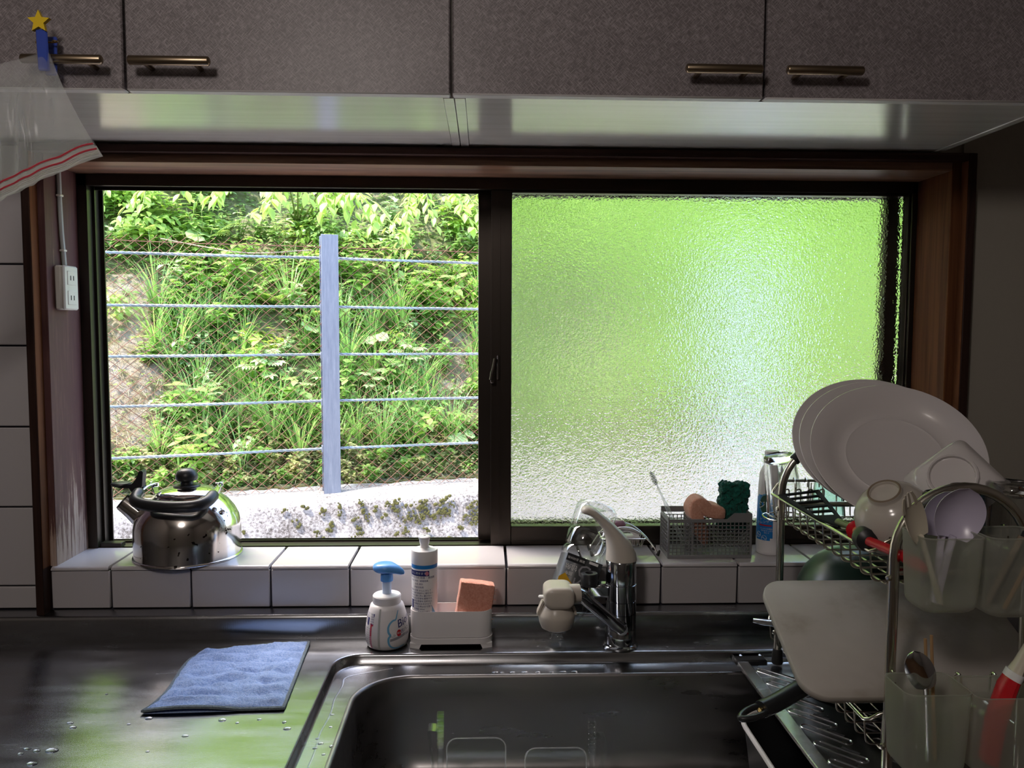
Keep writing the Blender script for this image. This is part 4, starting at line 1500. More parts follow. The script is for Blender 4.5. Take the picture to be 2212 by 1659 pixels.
# ------------------------------------------------------------------ sponge caddy, detergent, sponge
cd = thing('sponge_caddy', 'white oval plastic sponge caddy holding a bottle and pink sponge', 'caddy', (-.0615, -.0600, ZC))
q = MB()
def RR(i, z, r=.0245): return [(x, y, z) for x, y in rrect(-.0762 + i, -.0262 + i, .0762 - i, .0262 - i, r - i, 8)]
q.loops([RR(.004, .0195), RR(.0008, .0205), RR(.0004, .04), RR(0, .068), RR(.0004, .0695), RR(.0018, .0695), RR(.0022, .068), RR(.003, .024), RR(.006, .022)], cap0=True, cap1=True)
q.obj('bin', 'white_plastic', cd, angle=50)
q = MB()
q.loops([RR(-.0006, .0085), RR(-.0008, .0188), RR(.001, .0192), RR(.004, .0192)], cap0=True, cap1=True)
q.obj('stand', 'white_plastic', cd, angle=50)
for sx in (-1, 1):
    for sy in (-1, 1):
        q = MB()
        m_ = [(.0762, .0), (.0762, .0088), (.0545, .0088), (.0585, .0)]
        vs = []
        for y in (.0262, .016):
            vs += [(sx * x, sy * y * (1 if x < .07 else .75), z) for x, z in m_]
        q.add(vs, [(0, 1, 2, 3), (7, 6, 5, 4), (0, 4, 5, 1), (1, 5, 6, 2), (2, 6, 7, 3), (3, 7, 4, 0)])
        q.obj('foot', 'white_plastic', cd)
db = thing('detergent_bottle', 'tall white detergent bottle with blue band and printed label in the caddy', 'bottle', (-.1115, -.0605, ZC + .0245))
R0 = .0238
q = MB()
q.lathe([(0, 0), (.021, 0), (.0235, .003), (R0, .008), (R0, .124), (.0235, .1245), (0, .1245)], 40)
q.obj('bottle_body', 'white_plastic', db, angle=50)
q = MB()
q.lathe([(0, .1316), (.0243, .1316), (.0246, .133), (.0246, .154), (.0236, .1565), (.0212, .1575), (.0118, .1585), (.0098, .160), (0, .160)], 40)
cp = q.obj('cap', 'white_plastic', db, angle=40)
MB().lathe([(0, .159), (.0098, .159), (.0082, .1625), (.0078, .165), (.0088, .168), (.0098, .1755), (.0112, .1775), (.0112, .180), (.009, .1815), (.0025, .182), (.002, .1835), (0, .184)], 28).obj('nozzle', 'white_plastic', cp, angle=40)
MB().lathe([(R0 - .001, .1245), (R0 + .0004, .1246), (R0 + .0004, .1316), (R0 - .001, .1318)], 40).obj('neck_band', 'label_blue', db)
def dfn(off):
    def f(x, y):
        a = -pi / 2 + x / R0
        return Vector(((R0 + off) * cos(a), (R0 + off) * sin(a), y))
    return f
f = dfn(.0003)
q = MB()
patch(q, -.033, .1115, .0105, .1215, f, 12, 1)
rows = ['台所用合成洗剤 除菌・漂白剤', '用途 食器・調理用具', '品名 成分', '界面活性剤', '使用量の目安 水1Lに対して', '使用上の注意 用途外に使わない', '子供の手の届く所に置かない', '荒れ性の方は手袋を使用する', '流水の場合は食器を五秒以上', 'ため水の場合は水をかえて', '液が目に入った時は水で洗う', '正味量 240ml', 'スポンジに含ませて使う']
y = .1085
for k, r_ in enumerate(rows):
    write(q, r_, .0047 if k == 0 else .0039, lambda xx, yy, y=y: f(-.0095 + xx, y + yy))
    y -= .0060 if k < 4 else .0050
patch(q, -.028, .050, -.0215, .066, f, 3, 1)
for x0, y0, x1, y1 in ((-.001, .0345, .0005, .0435), (.0092, .0345, .0105, .0435), (-.001, .0345, .0105, .0355), (-.001, .0428, .0105, .0435)):
    patch(q, x0, y0, x1, y1, f, 3, 1)
write(q, '手', .007, lambda xx, yy: f(.0048 + xx, .039 + yy))
write(q, '注意', .0045, lambda xx, yy: f(.003 + xx, .0225 + yy))
q.obj('label_text', 'label_navy', db, angle=180)
q = MB()
write(q, '水に流せます', .0052, lambda xx, yy: dfn(.0006)(-.0105 + xx, .1165 + yy))
q.obj('label_heading', 'label_white', db, angle=180)
q = MB()
pts = blob(.0062, .1165, .0034, .0040, 16)
q.add([dfn(.0006)(*p) for p in pts], [tuple(range(16))])
patch(q, -.022, .0265, -.0035, .0315, f, 5, 1)
q.obj('label_red_mark', 'label_pink', db, angle=180)
q = MB()
q.add([f(*p) for p in ((.016, .0), (.020, .0), (.0245, .0), (.0245, .040), (.021, .046), (.0178, .052), (.016, .056))], [tuple(range(7))])
patch(q, .0245, .0, .05, .034, f, 8, 2)
q.obj('label_wave', 'label_cyan', db, angle=180)

sg = MB()
mx = Matrix.Translation((-.0262, -.0595, ZC + .0265)) @ Matrix.Rotation(radians(5), 4, 'Z') @ Matrix.Rotation(radians(-3), 4, 'X') @ Matrix.Rotation(radians(9), 4, 'Y')
def sponge_block(q, sx, sy, sz, mx, n=(14, 8, 18), amp=.0012):
    """a soft block with rounded, slightly crumbly faces"""
    nx, ny, nz = n
    def S(u): return u
    faces = []
    def P(x, y, z):
        v = Vector((x * sx, y * sy, z * sz))
        r = .004
        c = Vector((max(-sx + r, min(sx - r, v.x)), max(-sy + r, min(sy - r, v.y)), max(-sz + r, min(sz - r, v.z))))
        d = v - c
        if d.length > 1e-9:
            v = c + d.normalized() * min(d.length, r)
        v += Vector((mnoise.noise(v * 70), mnoise.noise(v * 70 + Vector((9, 0, 0))), mnoise.noise(v * 70 + Vector((0, 9, 0))))) * amp
        return v
    for a, (na, nb) in enumerate(((ny, nz), (nz, nx), (nx, ny))):
        for sgn in (-1, 1):
            def fn(u, w, a=a, sgn=sgn):
                c = [0, 0, 0]
                c[a] = sgn
                uu, ww = (u, w) if sgn > 0 else (w, u)
                c[(a + 1) % 3] = -1 + 2 * uu
                c[(a + 2) % 3] = -1 + 2 * ww
                return P(*c)
            q.grid(fn, na if sgn > 0 else nb, nb if sgn > 0 else na, 0, mx)
sponge_block(sg, .0325, .0165, .0455, mx @ Matrix.Translation((0, 0, .0455)))
for k in range(16):
    a = Vector((.033, rnd.uniform(-.014, .014), rnd.uniform(.02, .088)))
    sg.tube([mx @ a, mx @ (a + Vector((rnd.uniform(.002, .006), rnd.uniform(-.003, .003), rnd.uniform(-.003, .003))))], .0004, 4)
tag(sg.obj('sponge', 'pink_foam', angle=60), 'worn salmon pink kitchen sponge standing in the white caddy', 'sponge')

# ------------------------------------------------------------------ mixer tap with water filter
fc = thing('faucet', 'chrome single lever mixer tap with cream lever and water filter', 'faucet', (.2545, -.078, ZC))
q = MB()
q.lathe([(0, .0), (.0325, .0), (.0332, .0035), (.031, .006), (.0285, .0075), (.0285, .033), (.0278, .034), (.0278, .0365), (.0285, .0372), (.0285, .0645)], 48)
q.lathe([(.0274, .0645), (.0274, .0665), (.0288, .0672), (.0288, .0885), (.0275, .0892), (.0275, .0915), (.0288, .092), (.0288, .1195), (.0272, .1203), (.0272, .1222), (.0282, .1228), (.0282, .160), (.0268, .1645), (.0245, .1665), (0, .1665)], 48)
q.obj('column', 'chrome_dark', fc, angle=35)
# lever: lofted from the round cap to the thumb pad
q = MB()
secs = [((.0, 0, .1645), (0, 0, 1), .0292, .0290), ((-.001, 0, .1735), (-.10, 0, 1), .0282, .0280), ((-.0055, 0, .190), (-.32, 0, 1), .0235, .0250), ((-.0135, 0, .208), (-.5, 0, 1), .0170, .0205), ((-.0255, 0, .2265), (-.72, 0, 1), .0112, .0165),
        ((-.040, 0, .2415), (-.92, 0, 1), .0085, .0145), ((-.053, 0, .2525), (-1, 0, .75), .0080, .0150), ((-.0640, 0, .2575), (-1, 0, .25), .0085, .0155), ((-.0715, 0, .257), (-1, 0, -.15), .0070, .0125), ((-.0755, 0, .2555), (-1, 0, -.3), .003, .006)]
rings = []
for c, ax, ra, rb in secs:
    mx = aim(c, ax, (0, 1, 0))
    rings.append([mx @ Vector((ra * cos(2 * pi * k / 28) * 1.0, rb * sin(2 * pi * k / 28), 0)) for k in range(28)])
# aim(): local x is ref x z -> lies in the lever's plane
q.loops(rings, cap0=True, cap1=True)
q.obj('lever', 'cream_plastic', fc, angle=60)
# dishwasher branch with capped outlet
q = MB()
q.box(-.062, -.012, .0945, -.018, .012, .118, .004)
q.box(-.046, -.009, .1165, -.02, .009, .1205, .003)
br = q.obj('branch', 'chrome_dark', fc)
q = MB()
q.lathe([(0, .117), (.0148, .117), (.0148, .1205), (.0158, .1215), (.0158, .1385), (.0148, .1402), (.0075, .1402), (.0065, .135), (0, .135)], 28, 0, Matrix.Translation((-.060, -.004, 0)))
q.obj('outlet_cap', 'black_plastic', fc)
# swivelling spout
q = MB()
sp_pts = spline([(-.004, -.036, .0445), (-.0105, -.040, .050), (-.040, -.072, .0835), (-.072, -.104, .1185), (-.085, -.1155, .1335), (-.094, -.121, .1395), (-.106, -.124, .1415), (-.118, -.126, .1405)], 6)
n_ = len(sp_pts)
q.tube(sp_pts, [.0075, .0098] + [.0112] * (n_ - 2), 16)
q.lathe([(.0112, 0), (.0105, -.004), (.006, -.0075), (0, -.0085)], 16, 0, aim(sp_pts[0] + Vector((.0, .003, .003)), sp_pts[1] - sp_pts[0]))
q.tube([(-.002, -.022, .046), (-.004, -.038, .0445)], .0115, 16)
q.obj('spout', 'chrome_dark', fc)
# filter head: cream saddle block over the hanging round cartridge
hx, hy = -.1285, -.124
q = MB()
rr = []
for k, (d, s_) in enumerate(((-.031, .55), (-.0295, .82), (-.026, .97), (-.02, 1.0), (.012, 1.0), (.024, .96), (.0265, .9))):
    rr.append([(hx + .0255 * s_ * sx_, hy + d, .1405 + .0185 * s_ * sz_) for sx_, sz_ in [(x / 1.0, z / 1.0) for x, z in rrect(-1, -1, 1, 1, .62, 6)]])
q.loops(rr, cap0=True, cap1=True)
q.tube([(hx + .018, hy, .141), (hx + .037, hy + .002, .1415)], [.0165, .0155], 20)
q.obj('filter_head', 'cream_plastic', fc, angle=60)
q = MB()
zt = .1245
q.lathe([(0, -.0445), (.018, -.0445), (.0262, -.040), (.0295, -.032), (.0315, -.0205), (.0312, -.0165), (.0225, .0), (.0175, .004), (.0168, .0055), (.0168, .0105), (0, .0105)], 40, 0, Matrix.Translation((hx - .0025, hy, zt)))
fl = q.obj('filter_cartridge', 'cream_plastic', fc, angle=30)
for sgn in (-1, 1):
    q = MB()
    for a, b, r_ in (((.0172, .002), (.0245, .002), 0), ):
        pass
    pts = [(sgn * .0165, 0, .004), (sgn * .0225, 0, .0062), (sgn * .0255, 0, .0005), (sgn * .031, 0, -.012), (sgn * .0318, 0, -.0175)]
    rings = []
    for p in pts:
        rings.append([Vector((p[0] + hx - .0025 + ox, hy + oy, p[2] + zt)) for ox, oy in ((-.0022, -.008), (.0022, -.007), (.0022, .007), (-.0022, .008))])
    q.loops(rings, cap0=True, cap1=True)
    q.obj('clip_wing', 'cream_plastic', fl, angle=50).parent = fl
q = MB()
q.box(hx - .034, hy - .006, zt + .010, hx - .018, hy + .004, zt + .0145, .002)
q.obj('switch_tab', 'white_plastic', fc)

# ------------------------------------------------------------------ clear bottle, upside down behind the tap
pn = Vector((.133, -.068, .8545))          # mouth, on the worktop
pt = Vector((.2255, .020, 1.098))          # centre of the upturned base
ax = (pt - pn).normalized()
# it leans back on the nose of the sill: keep the axis clear of the tile edge
pm = aim(pn, ax, (0, -1, 0))
PL = (pt - pn).length
pb = thing('plastic_bottle', 'empty clear plastic bottle with black label draining upside down behind the tap', 'bottle', pn)
pb.rotation_euler = pm.to_euler()
def sq(r, z, p=.62, n=40):
    out = []
    for k in range(n):
        a = 2 * pi * k / n
        c, s = cos(a), sin(a)
        e = 2 * p
        out.append((r * math.copysign(abs(c) ** e, c), r * math.copysign(abs(s) ** e, s), z))
    return out
def rnd_(r, z): return [(r * cos(2 * pi * k / 40), r * sin(2 * pi * k / 40), z) for k in range(40)]
q = MB()
prof = [rnd_(.0125, .0), rnd_(.0125, .002), rnd_(.0135, .003), rnd_(.0135, .006), rnd_(.0125, .0065), rnd_(.0135, .009), rnd_(.0135, .012), rnd_(.0125, .013), rnd_(.0125, .018), rnd_(.0165, .0185), rnd_(.0165, .021), rnd_(.0125, .022),
        sq(.017, .032, .5), sq(.030, .052, .48), sq(.0395, .072, .45), sq(.0415, .082, .43), sq(.0415, .090, .43), sq(.0400, .092, .43), sq(.0400, .165, .43), sq(.0415, .167, .43), sq(.0415, .178, .43), sq(.0385, .184, .43),
        sq(.0408, .190, .43), sq(.0408, .215, .43), sq(.0380, .221, .43), sq(.0408, .227, .43), sq(.0408, .262, .43), sq(.0395, .272, .45), sq(.034, .278, .47), sq(.022, .276, .5), sq(.012, .268, .5), sq(.003, .266, .5)]
k_ = (PL - .004) / .278
prof = [[(x, y, z * k_) for x, y, z in r_] for r_ in prof]
q.loops(prof, cap1=True)
q.obj('bottle_body', 'pet', pb, angle=45)
def pface(side, off=.0006):
    # flat faces of the square body: 0 = towards the room (local -y after aim), 1 = towards the tap
    h = .0402 + off
    def f(x, y):
        z = (.1285 + y) * k_
        if side == 0: return Vector((x, h, z))
        return Vector((-h, x, z)) if side == 2 else Vector((h, -x, z))
    return f
# which local axis looks at the room?
loc = pm.to_3x3()
best = None
for s_ in (0, 1, 2, 3):
    v_ = {0: Vector((0, 1, 0)), 1: Vector((1, 0, 0)), 2: Vector((-1, 0, 0)), 3: Vector((0, -1, 0))}[s_]
    wv = loc @ v_
    if best is None or wv.y < best[0]:
        best = (wv.y, s_)
FA = best[1]
def lab(side, off):
    h = .0402 + off
    vz = {0: Vector((0, 1, 0)), 1: Vector((1, 0, 0)), 2: Vector((-1, 0, 0)), 3: Vector((0, -1, 0))}[side]
    vx = vz.cross(Vector((0, 0, 1))) * -1     # reads with the bottle's own mouth upwards, so it hangs upside down here
    def f(x, y):
        p = vx * x + vz * h
        return Vector((p.x, p.y, (.1285 - y) * k_))
    return f
# sleeve of printed film around the body
q = MB()
q.loops([sq(.0404, .0935 * k_, .43), sq(.0404, .1645 * k_, .43)])
q.obj('label_sleeve', 'label_dgrey', pb, angle=45)
nxt = {0: 1, 1: 3, 3: 2, 2: 0}
f0 = lab(FA, .0008)
q = MB()
patch(q, -.036, -.036, .002, -.022, f0, 2, 2); patch(q, .012, -.0365, .034, .030, f0, 2, 2)
q.obj('label_black', 'label_black', pb, angle=180)
q = MB()
f1 = lab(FA, .0012)
write(q, '焼酎', .012, lambda x, y: f1(-.022 + x, -.012 + y))
write(q, '甲類', .008, lambda x, y: f1(-.024 + x, .000 + y))
write(q, '原材料名 糖蜜', .0055, lambda x, y: f1(-.017 + x, -.029 + y))
for i, s_ in enumerate(('飲酒は20歳になってから', '開栓後はお早めに', '未成年者の飲酒は禁止')):
    write(q, s_, .0042, lambda x, y, i=i: f1(.022 + x, .020 - i * .007 + y))
patch(q, .008, -.034, .026, -.029, f1, 2, 1)
q.obj('label_text', 'label_white', pb, angle=180)
q = MB()
write(q, 'G', .036, lambda x, y: f1(.004 + x, -.012 + y)); write(q, 'R', .03, lambda x, y: f1(-.004 + x, .014 + y))
q.obj('label_letter', 'label_grey', pb, angle=180)
q = MB()
f2 = lab(FA, .0014)
q.add([f2(-.030, .002), f2(-.009, .020), f2(-.030, .040), f2(-.0395, .030), f2(-.0395, .012)], [(0, 1, 2, 3, 4)])
q.obj('label_diamond', 'label_yellow', pb, angle=180)
q = MB()
f3 = lab(FA, .0018)
write(q, 'STRONG', .0085, lambda x, y: f3(-.0255 + x, .022 + y))
q.obj('label_diamond_text', 'label_black', pb, angle=180)

# ------------------------------------------------------------------ wire soap dish with a scrub brush
wd_ = thing('wire_soap_dish', 'small chrome wire dish on sprung legs standing on the sill behind the tap', 'soap dish', (.278, .068, SILL))
x0, x1, y0, y1, zt = .236, .324, .038, .098, SILL + .0375
q = MB()
q.tube([(x, y, zt) for x, y in rrect(x0, y0, x1, y1, .006, 4)], .0016, 8, closed=True)
q.obj('rim', 'wire', wd_, world=True)
q = MB()
for i in range(9):
    x = x0 + .008 + i * (x1 - x0 - .016) / 8
    q.tube(fillet([(x, y0, zt), (x, y0 + .006, zt - .017), (x, y1 - .006, zt - .017), (x, y1, zt)], .004, 3), .0010, 6)
for y in (y0 + .012, (y0 + y1) / 2, y1 - .012):
    q.tube(fillet([(x0, y, zt), (x0 + .006, y, zt - .0185), (x1 - .006, y, zt - .0185), (x1, y, zt)], .004, 3), .0010, 6)
bw = q.obj('bottom_wires', 'wire', wd_, world=True)
for y in (.048, .090):
    q = MB()
    q.tube(spline([(.216, y, SILL + .004), (.226, y, SILL + .020), (.246, y, SILL + .047), (.272, y, SILL + .059), (.305, y, SILL + .053), (.335, y, SILL + .028), (.3515, y, SILL + .004)], 6), .0013, 8)
    lg = q.obj('spring_leg', 'black_plastic' if False else 'wire', wd_, world=True)
    for xx, dx in ((.2155, -1), (.3520, 1)):
        q = MB()
        q.lathe([(0, -.007), (.0036, -.006), (.0030, 0), (.0018, .005), (0, .006)], 10, 0, Matrix.Translation((xx, y, SILL + .007)) @ Matrix.Rotation(dx * .4, 4, 'Y'))
        tp = q.obj('rubber_tip', 'black_rubber', lg, world=False)
        for v_ in tp.data.vertices: v_.co -= wd_.location
bs = thing('scrub_brush', 'pale scrub brush with white bristles lying in the wire dish', 'brush', (.283, .068, zt - .014))
q = MB()
q.box(-.028, -.016, .007, .034, .016, .0155, .004)
q.tube(spline([(-.028, 0, .013), (-.01, 0, .024), (.012, 0, .027), (.032, 0, .016)], 5), [.006] * 16, 10)
q.obj('brush_back', 'white_plastic', bs)
q = MB()
for i in range(13):
    for j in range(6):
        x, y = -.023 + i * .0044, -.0125 + j * .005
        q.tube([(x, y, .009), (x * 1.04, y * 1.1, -.0028)], .0009, 4)
o = q.obj('bristles', 'cream_plastic', bs)
o['kind'] = 'stuff'
q = MB()
q.lathe([(0, -.009), (.009, -.008), (.0125, 0), (.010, .008), (0, .010)], 16, 0, Matrix.Translation((.264, .070, zt + .021)), sx=1.9, rfun=lambda a, z: 1 + .22 * sin(3 * a))
tag(q.obj('scrub_puff', 'pale_pink', angle=60), 'mauve pink scrubbing puff resting on the brush in the wire dish', 'scrubber')

# ------------------------------------------------------------------ grey lattice basket and what it holds
gb = thing('lattice_basket', 'grey plastic lattice basket of brush and sponges on the tiled sill', 'basket', (.452, .064, SILL))
bx0, bx1, by0, by1, bh = -.0845, .0810, -.034, .033, .0915
gx0, gx1 = bx0, bx1
q = MB()
q.box(bx0 - .002, by0 - .002, 0, bx1 + .002, by1 + .002, .0075, .001)
q.obj('base_frame', 'grey_plastic', gb)
def lattice(name, ax, pos, a0, a1, z0, z1, na, nz, solid=None):
    q = MB()
    th, bw_ = .0010, .0008
    def bar(u0, v0, u1, v1):
        if ax == 'y': q.box(u0, pos - th, v0, u1, pos + th, v1)
        else: q.box(pos - th, u0, v0, pos + th, u1, v1)
    for i in range(na + 1):
        u = a0 + (a1 - a0) * i / na
        bar(u - bw_, z0, u + bw_, z1)
    for j in range(nz + 1):
        z = z0 + (z1 - z0) * j / nz
        bar(a0, z - bw_, a1, z + bw_)
    o = q.obj(name, 'grey_plastic', gb)
    return o
lattice('front_lattice', 'y', by0, bx0, bx1, .006, .074, 20, 9)
lattice('back_lattice', 'y', by1, bx0, bx1, .006, .074, 20, 9)
lattice('side_lattice', 'x', bx0, by0, by1, .006, .074, 7, 9)
lattice('side_lattice', 'x', bx1, by0, by1, .006, .074, 7, 9)
lattice('divider', 'x', bx0 + .047, by0, by1, .006, .078, 7, 9)
for yy in (by0, by1):
    outl = [(bx0 - .0012, .073), (bx1 + .0012, .073), (bx1 + .0012, .0915), (.0475, .0915), (.0335, .0795), (bx0 - .0012, .0795)]
    if yy == by1:
        outl = [(bx0 - .0012, .073), (bx1 + .0012, .073), (bx1 + .0012, .0915), (bx0 - .0012, .0915)]
        outl = [(bx0 - .0012, .080), (bx1 + .0012, .080), (bx1 + .0012, .0915), (bx0 - .0012, .0915)]
    q = MB()
    q.prism(outl, -.0017, .0017, 0, frame_mx((0, yy, 0), (1, 0, 0), (0, 0, 1), (0, -1, 0)))
    q.obj('rim_band', 'grey_plastic', gb)
for xx in (bx0, bx1):
    MB().box(xx - .0016, by0, .074, xx + .0016, by1, .0915 if xx > 0 else .083, .0006).obj('rim_side', 'grey_plastic', gb)
for xx in (bx0, bx1):
    for yy in (by0, by1):
        MB().box(xx - .0022, yy - .0022, .002, xx + .0022, yy + .0022, .0905 if xx > 0 else .079, .001).obj('corner_post', 'grey_plastic', gb)
q = MB()
for i in range(27):
    x = bx0 + .002 + i * (bx1 - bx0 - .004) / 26
    q.box(x - .0012, by0, .003, x + .0012, by1, .0052)
for j in range(13):
    y = by0 + j * (by1 - by0) / 12
    q.box(bx0, y - .0012, .003, bx1, y + .0012, .0052)
q.obj('floor_grid', 'grey_plastic', gb)
# toothbrush
A, Bp = Vector((.414, .070, SILL + .0085)), Vector((.3355, .0625, 1.1545))
tb = thing('toothbrush', 'clear toothbrush standing head up in the grey basket', 'toothbrush', A)
d = Bp - A
def along(f, off=(0, 0, 0)): return d * f + Vector(off)
q = MB()
q.tube([along(f) for f in (0, .04, .12, .3, .45, .52, .56, .62, .74, .80)], [.003, .0052, .0058, .0055, .0054, .0060, .0058, .0034, .0027, .0027], 10, flat=.75)
q.obj('handle', 'brushclear', tb)
sd = Vector((d.z, 0, -d.x)).normalized()
q = MB()
q.tube([along(f) for f in (.80, .82, .86, .95, .985, 1.0)], [.0028, .0048, .0062, .0062, .005, .002], 12, flat=.4)
q.obj('brush_head', 'brushclear', tb)
q = MB()
nn = Vector((-.25, -1, .1)).normalized()
for i in range(9):
    for j in range(-2, 3):
        p = along(.835 + i * .0175) + sd * (j * .0021)
        if abs(j) == 2 and i in (0, 8): continue
        q.tube([p, p + nn * .0095], .0009, 5)
bo = q.obj('bristles', 'grey_plastic', tb)
bo['kind'] = 'stuff'
# folded peach sponge
q = MB()
th = .0175
path = spline([(.006, 0, -.060), (-.004, 0, -.030), (-.013, 0, -.004), (-.0165, 0, .012), (-.011, 0, .0225), (-.001, 0, .0205), (.008, 0, .0105), (.020, 0, .0075), (.032, 0, .0045), (.040, 0, -.006)], 5)
rings = []
for i, p in enumerate(path):
    a, b = path[max(0, i - 1)], path[min(len(path) - 1, i + 1)]
    t_ = (b - a).normalized()
    nr = Vector((-t_.z, 0, t_.x))
    e = min(1, .35 + .65 * min(i, len(path) - 1 - i) / 4)
    rr = []
    for (u, v_) in rrect(-1, -1, 1, 1, .35, 4):
        p2 = p + nr * (u * th * e * .8) + Vector((0, v_ * .026 * (e * .2 + .8), 0))
        p2 += Vector((mnoise.noise(p2 * 60), mnoise.noise(p2 * 60 + Vector((3, 0, 0))), mnoise.noise(p2 * 60 + Vector((0, 3, 0))))) * .0012
        rr.append(p2)
    rings.append(rr)
q.loops(rings, cap0=True, cap1=True, mx=Matrix.Translation((.4405, .064, SILL + .0835)))
tag(q.obj('peach_sponge', 'peach_foam', angle=180), 'folded peach sponge bulging out of the grey basket', 'sponge')
# green scourer: crinkled pad
q = MB()
mx = Matrix.Translation((.5060, .064, SILL + .1005)) @ Matrix.Rotation(radians(4), 4, 'Y')
sponge_block(q, .0285, .0115, .047, mx, n=(26, 10, 40), amp=0)
for i, v_ in enumerate(q.v):
    q.v[i] = v_ + Vector((mnoise.noise(v_ * 120), mnoise.noise(v_ * 120 + Vector((5, 0, 0))), mnoise.noise(v_ * 120 + Vector((0, 5, 0))))) * .0052 \
        + Vector((mnoise.noise(v_ * 330), mnoise.noise(v_ * 330 + Vector((5, 0, 0))), mnoise.noise(v_ * 330 + Vector((0, 5, 0))))) * .0035
tag(q.obj('scouring_pad', 'green_pad', angle=180), 'thick dark green scouring pad standing in the grey basket', 'scourer')

# ------------------------------------------------------------------ cleanser bottle
cb = thing('cleanser_bottle', 'white cleanser bottle with blue label on the sill beside the dish rack', 'bottle', (.5865, .070, SILL))
CP = [(0, .0), (.025, .0), (.0275, .002), (.028, .008), (.0278, .03), (.0272, .08), (.0262, .115), (.0250, .145), (.0235, .165), (.018, .178), (.0125, .184), (.0125, .190), (0, .190)]
MB().lathe(CP, 40, sx=1.0).obj('bottle_body', 'white_plastic', cb, angle=50)
MB().lathe([(0, .188), (.0145, .188), (.0145, .2095), (.0135, .211), (0, .211)], 28).obj('cap', 'white_plastic', cb)
def crad(z):
    for (r0, z0), (r1, z1) in zip(CP[1:], CP[2:]):
        if z0 <= z <= z1: return r0 + (r1 - r0) * (z - z0) / max(1e-6, z1 - z0)
    return .02
def cfn(off):
    def f(x, y):
        a = -pi / 2 - .62 + x / .0275
        r = crad(y) + off
        return Vector((r * cos(a), r * sin(a), y))
    return f
q = MB()
f = cfn(.0003)
ol = []
for x, y in rrect(-.030, .031, .0125, .1225, .005, 4): ol.append((x, y))
patch(q, -.030, .036, .0125, .118, f, 12, 12); patch(q, -.025, .031, .0075, .036, f, 8, 1); patch(q, -.024, .118, .0065, .1225, f, 8, 1)
q.obj('label', 'label_blue', cb, angle=180)
q = MB()
f = cfn(.0006)
def ell(fn, cx, cy, rx, ry, n_=28):
    q.add([fn(cx, cy)] + [fn(cx + rx * cos(2 * pi * k / n_), cy + ry * sin(2 * pi * k / n_)) for k in range(n_)], [(0, k + 1, (k + 1) % n_ + 1) for k in range(n_)])
ell(f, -.003, .1045, .0155, .0215)
q.obj('label_oval_ring', 'label_cyan', cb, angle=180)
q = MB()
ell(cfn(.0009), -.003, .1045, .0130, .0188)
q.obj('label_oval', 'label_green', cb, angle=180)
q = MB()
f = cfn(.0012)
write(q, 'ジフ', .0175, lambda x, y: f(-.003 + x, .1015 + y))
write(q, 'レモン', .0075, lambda x, y: f(-.004 + x, .0765 + y + x * .2)); write(q, 'クレンザー', .0068, lambda x, y: f(-.004 + x, .0685 + y + x * .2))
for i, s_ in enumerate(('キッチンの頑固な', '汚れをすっきり', '落とす')):
    write(q, s_, .0034, lambda x, y, i=i: f(.001 + x, .055 - i * .0042 + y))
for cx, cy in ((-.0165, .0415), (-.004, .0355)):
    n_ = 24
    q.tube([f(cx + .0052 * cos(2 * pi * k / n_), cy + .0058 * sin(2 * pi * k / n_)) for k in range(n_)], .0004, 4, closed=True)
    q.tube([f(cx + .0042 * (k / 6 - 1), cy + .0022 * sin(k / 12 * 2 * pi)) for k in range(13)], .0005, 4)
q.obj('label_text', 'label_white', cb, angle=180)
q = MB()
ell(cfn(.0014), -.001, .1155, .0018, .0022, 12)
patch(q, -.016, .0605, .010, .0632, cfn(.0009), 6, 1)
q.obj('label_red_mark', 'label_red', cb, angle=180)

# ------------------------------------------------------------------ clear dish stand in the sink
ac = thing('acrylic_stand', 'clear acrylic divided stand standing in the sink', 'stand', (.052, -.335, ZC - .186))
q = MB()
q.box(-.125, -.045, .001, .125, .045, .006, .002)
q.obj('base_plate', 'acrylic', ac)
for x0, x1, top in ((-.1095, -.0185, .1445), (.012, .1075, .127)):
    q = MB()
    pl = rrect(x0, .004, x1, top, .016, 6)
    q.prism(pl, -.0015, .0015, 0, frame_mx((0, .0, 0), (1, 0, 0), (0, 0, 1), (0, -1, 0)))
    dp = q.obj('divider_panel', 'acrylic', ac, angle=50)
    q = MB()
    q.tube([(x, 0, z) for x, z in pl], .0011, 6, closed=True)
    q.obj('panel_edge', 'brushclear', dp)
for sx, top in ((-1, .184), (1, .171)):
    q = MB()
    xx = -.1195 if sx < 0 else .1155
    for k in range(6):
        q.box(xx - .006, -.010, top - .006 - k * .009, xx + .006, .012, top - k * .009 - .001, .001)
    q.box(xx - .0045, -.008, .004, xx + .0045, .010, top - .05, .001)
    up_ = q.obj('upright', 'acrylic', ac)
    q = MB()
    if sx < 0:
        pts = [(xx - .004, 0, top - .022), (xx - .018, 0, top - .022), (xx - .016, 0, top - .04), (xx - .010, 0, .08), (xx - .006, 0, .004)]
    else:
        pts = [(xx + .004, 0, top - .026), (xx + .020, 0, top - .027), (xx + .0225, 0, top - .045), (xx + .014, 0, .09), (xx + .004, 0, .045), (xx + .002, 0, .004)]
    pts = spline(pts, 6)
    rings = [[p + Vector((0, y, 0)) + Vector((e, 0, 0)) for y, e in ((-.012, -.001), (-.012, .001), (.012, .001), (.012, -.001))] for p in pts]
    q.loops(rings, cap0=True, cap1=True)
    q.obj('curved_arm', 'acrylic', up_, angle=40)

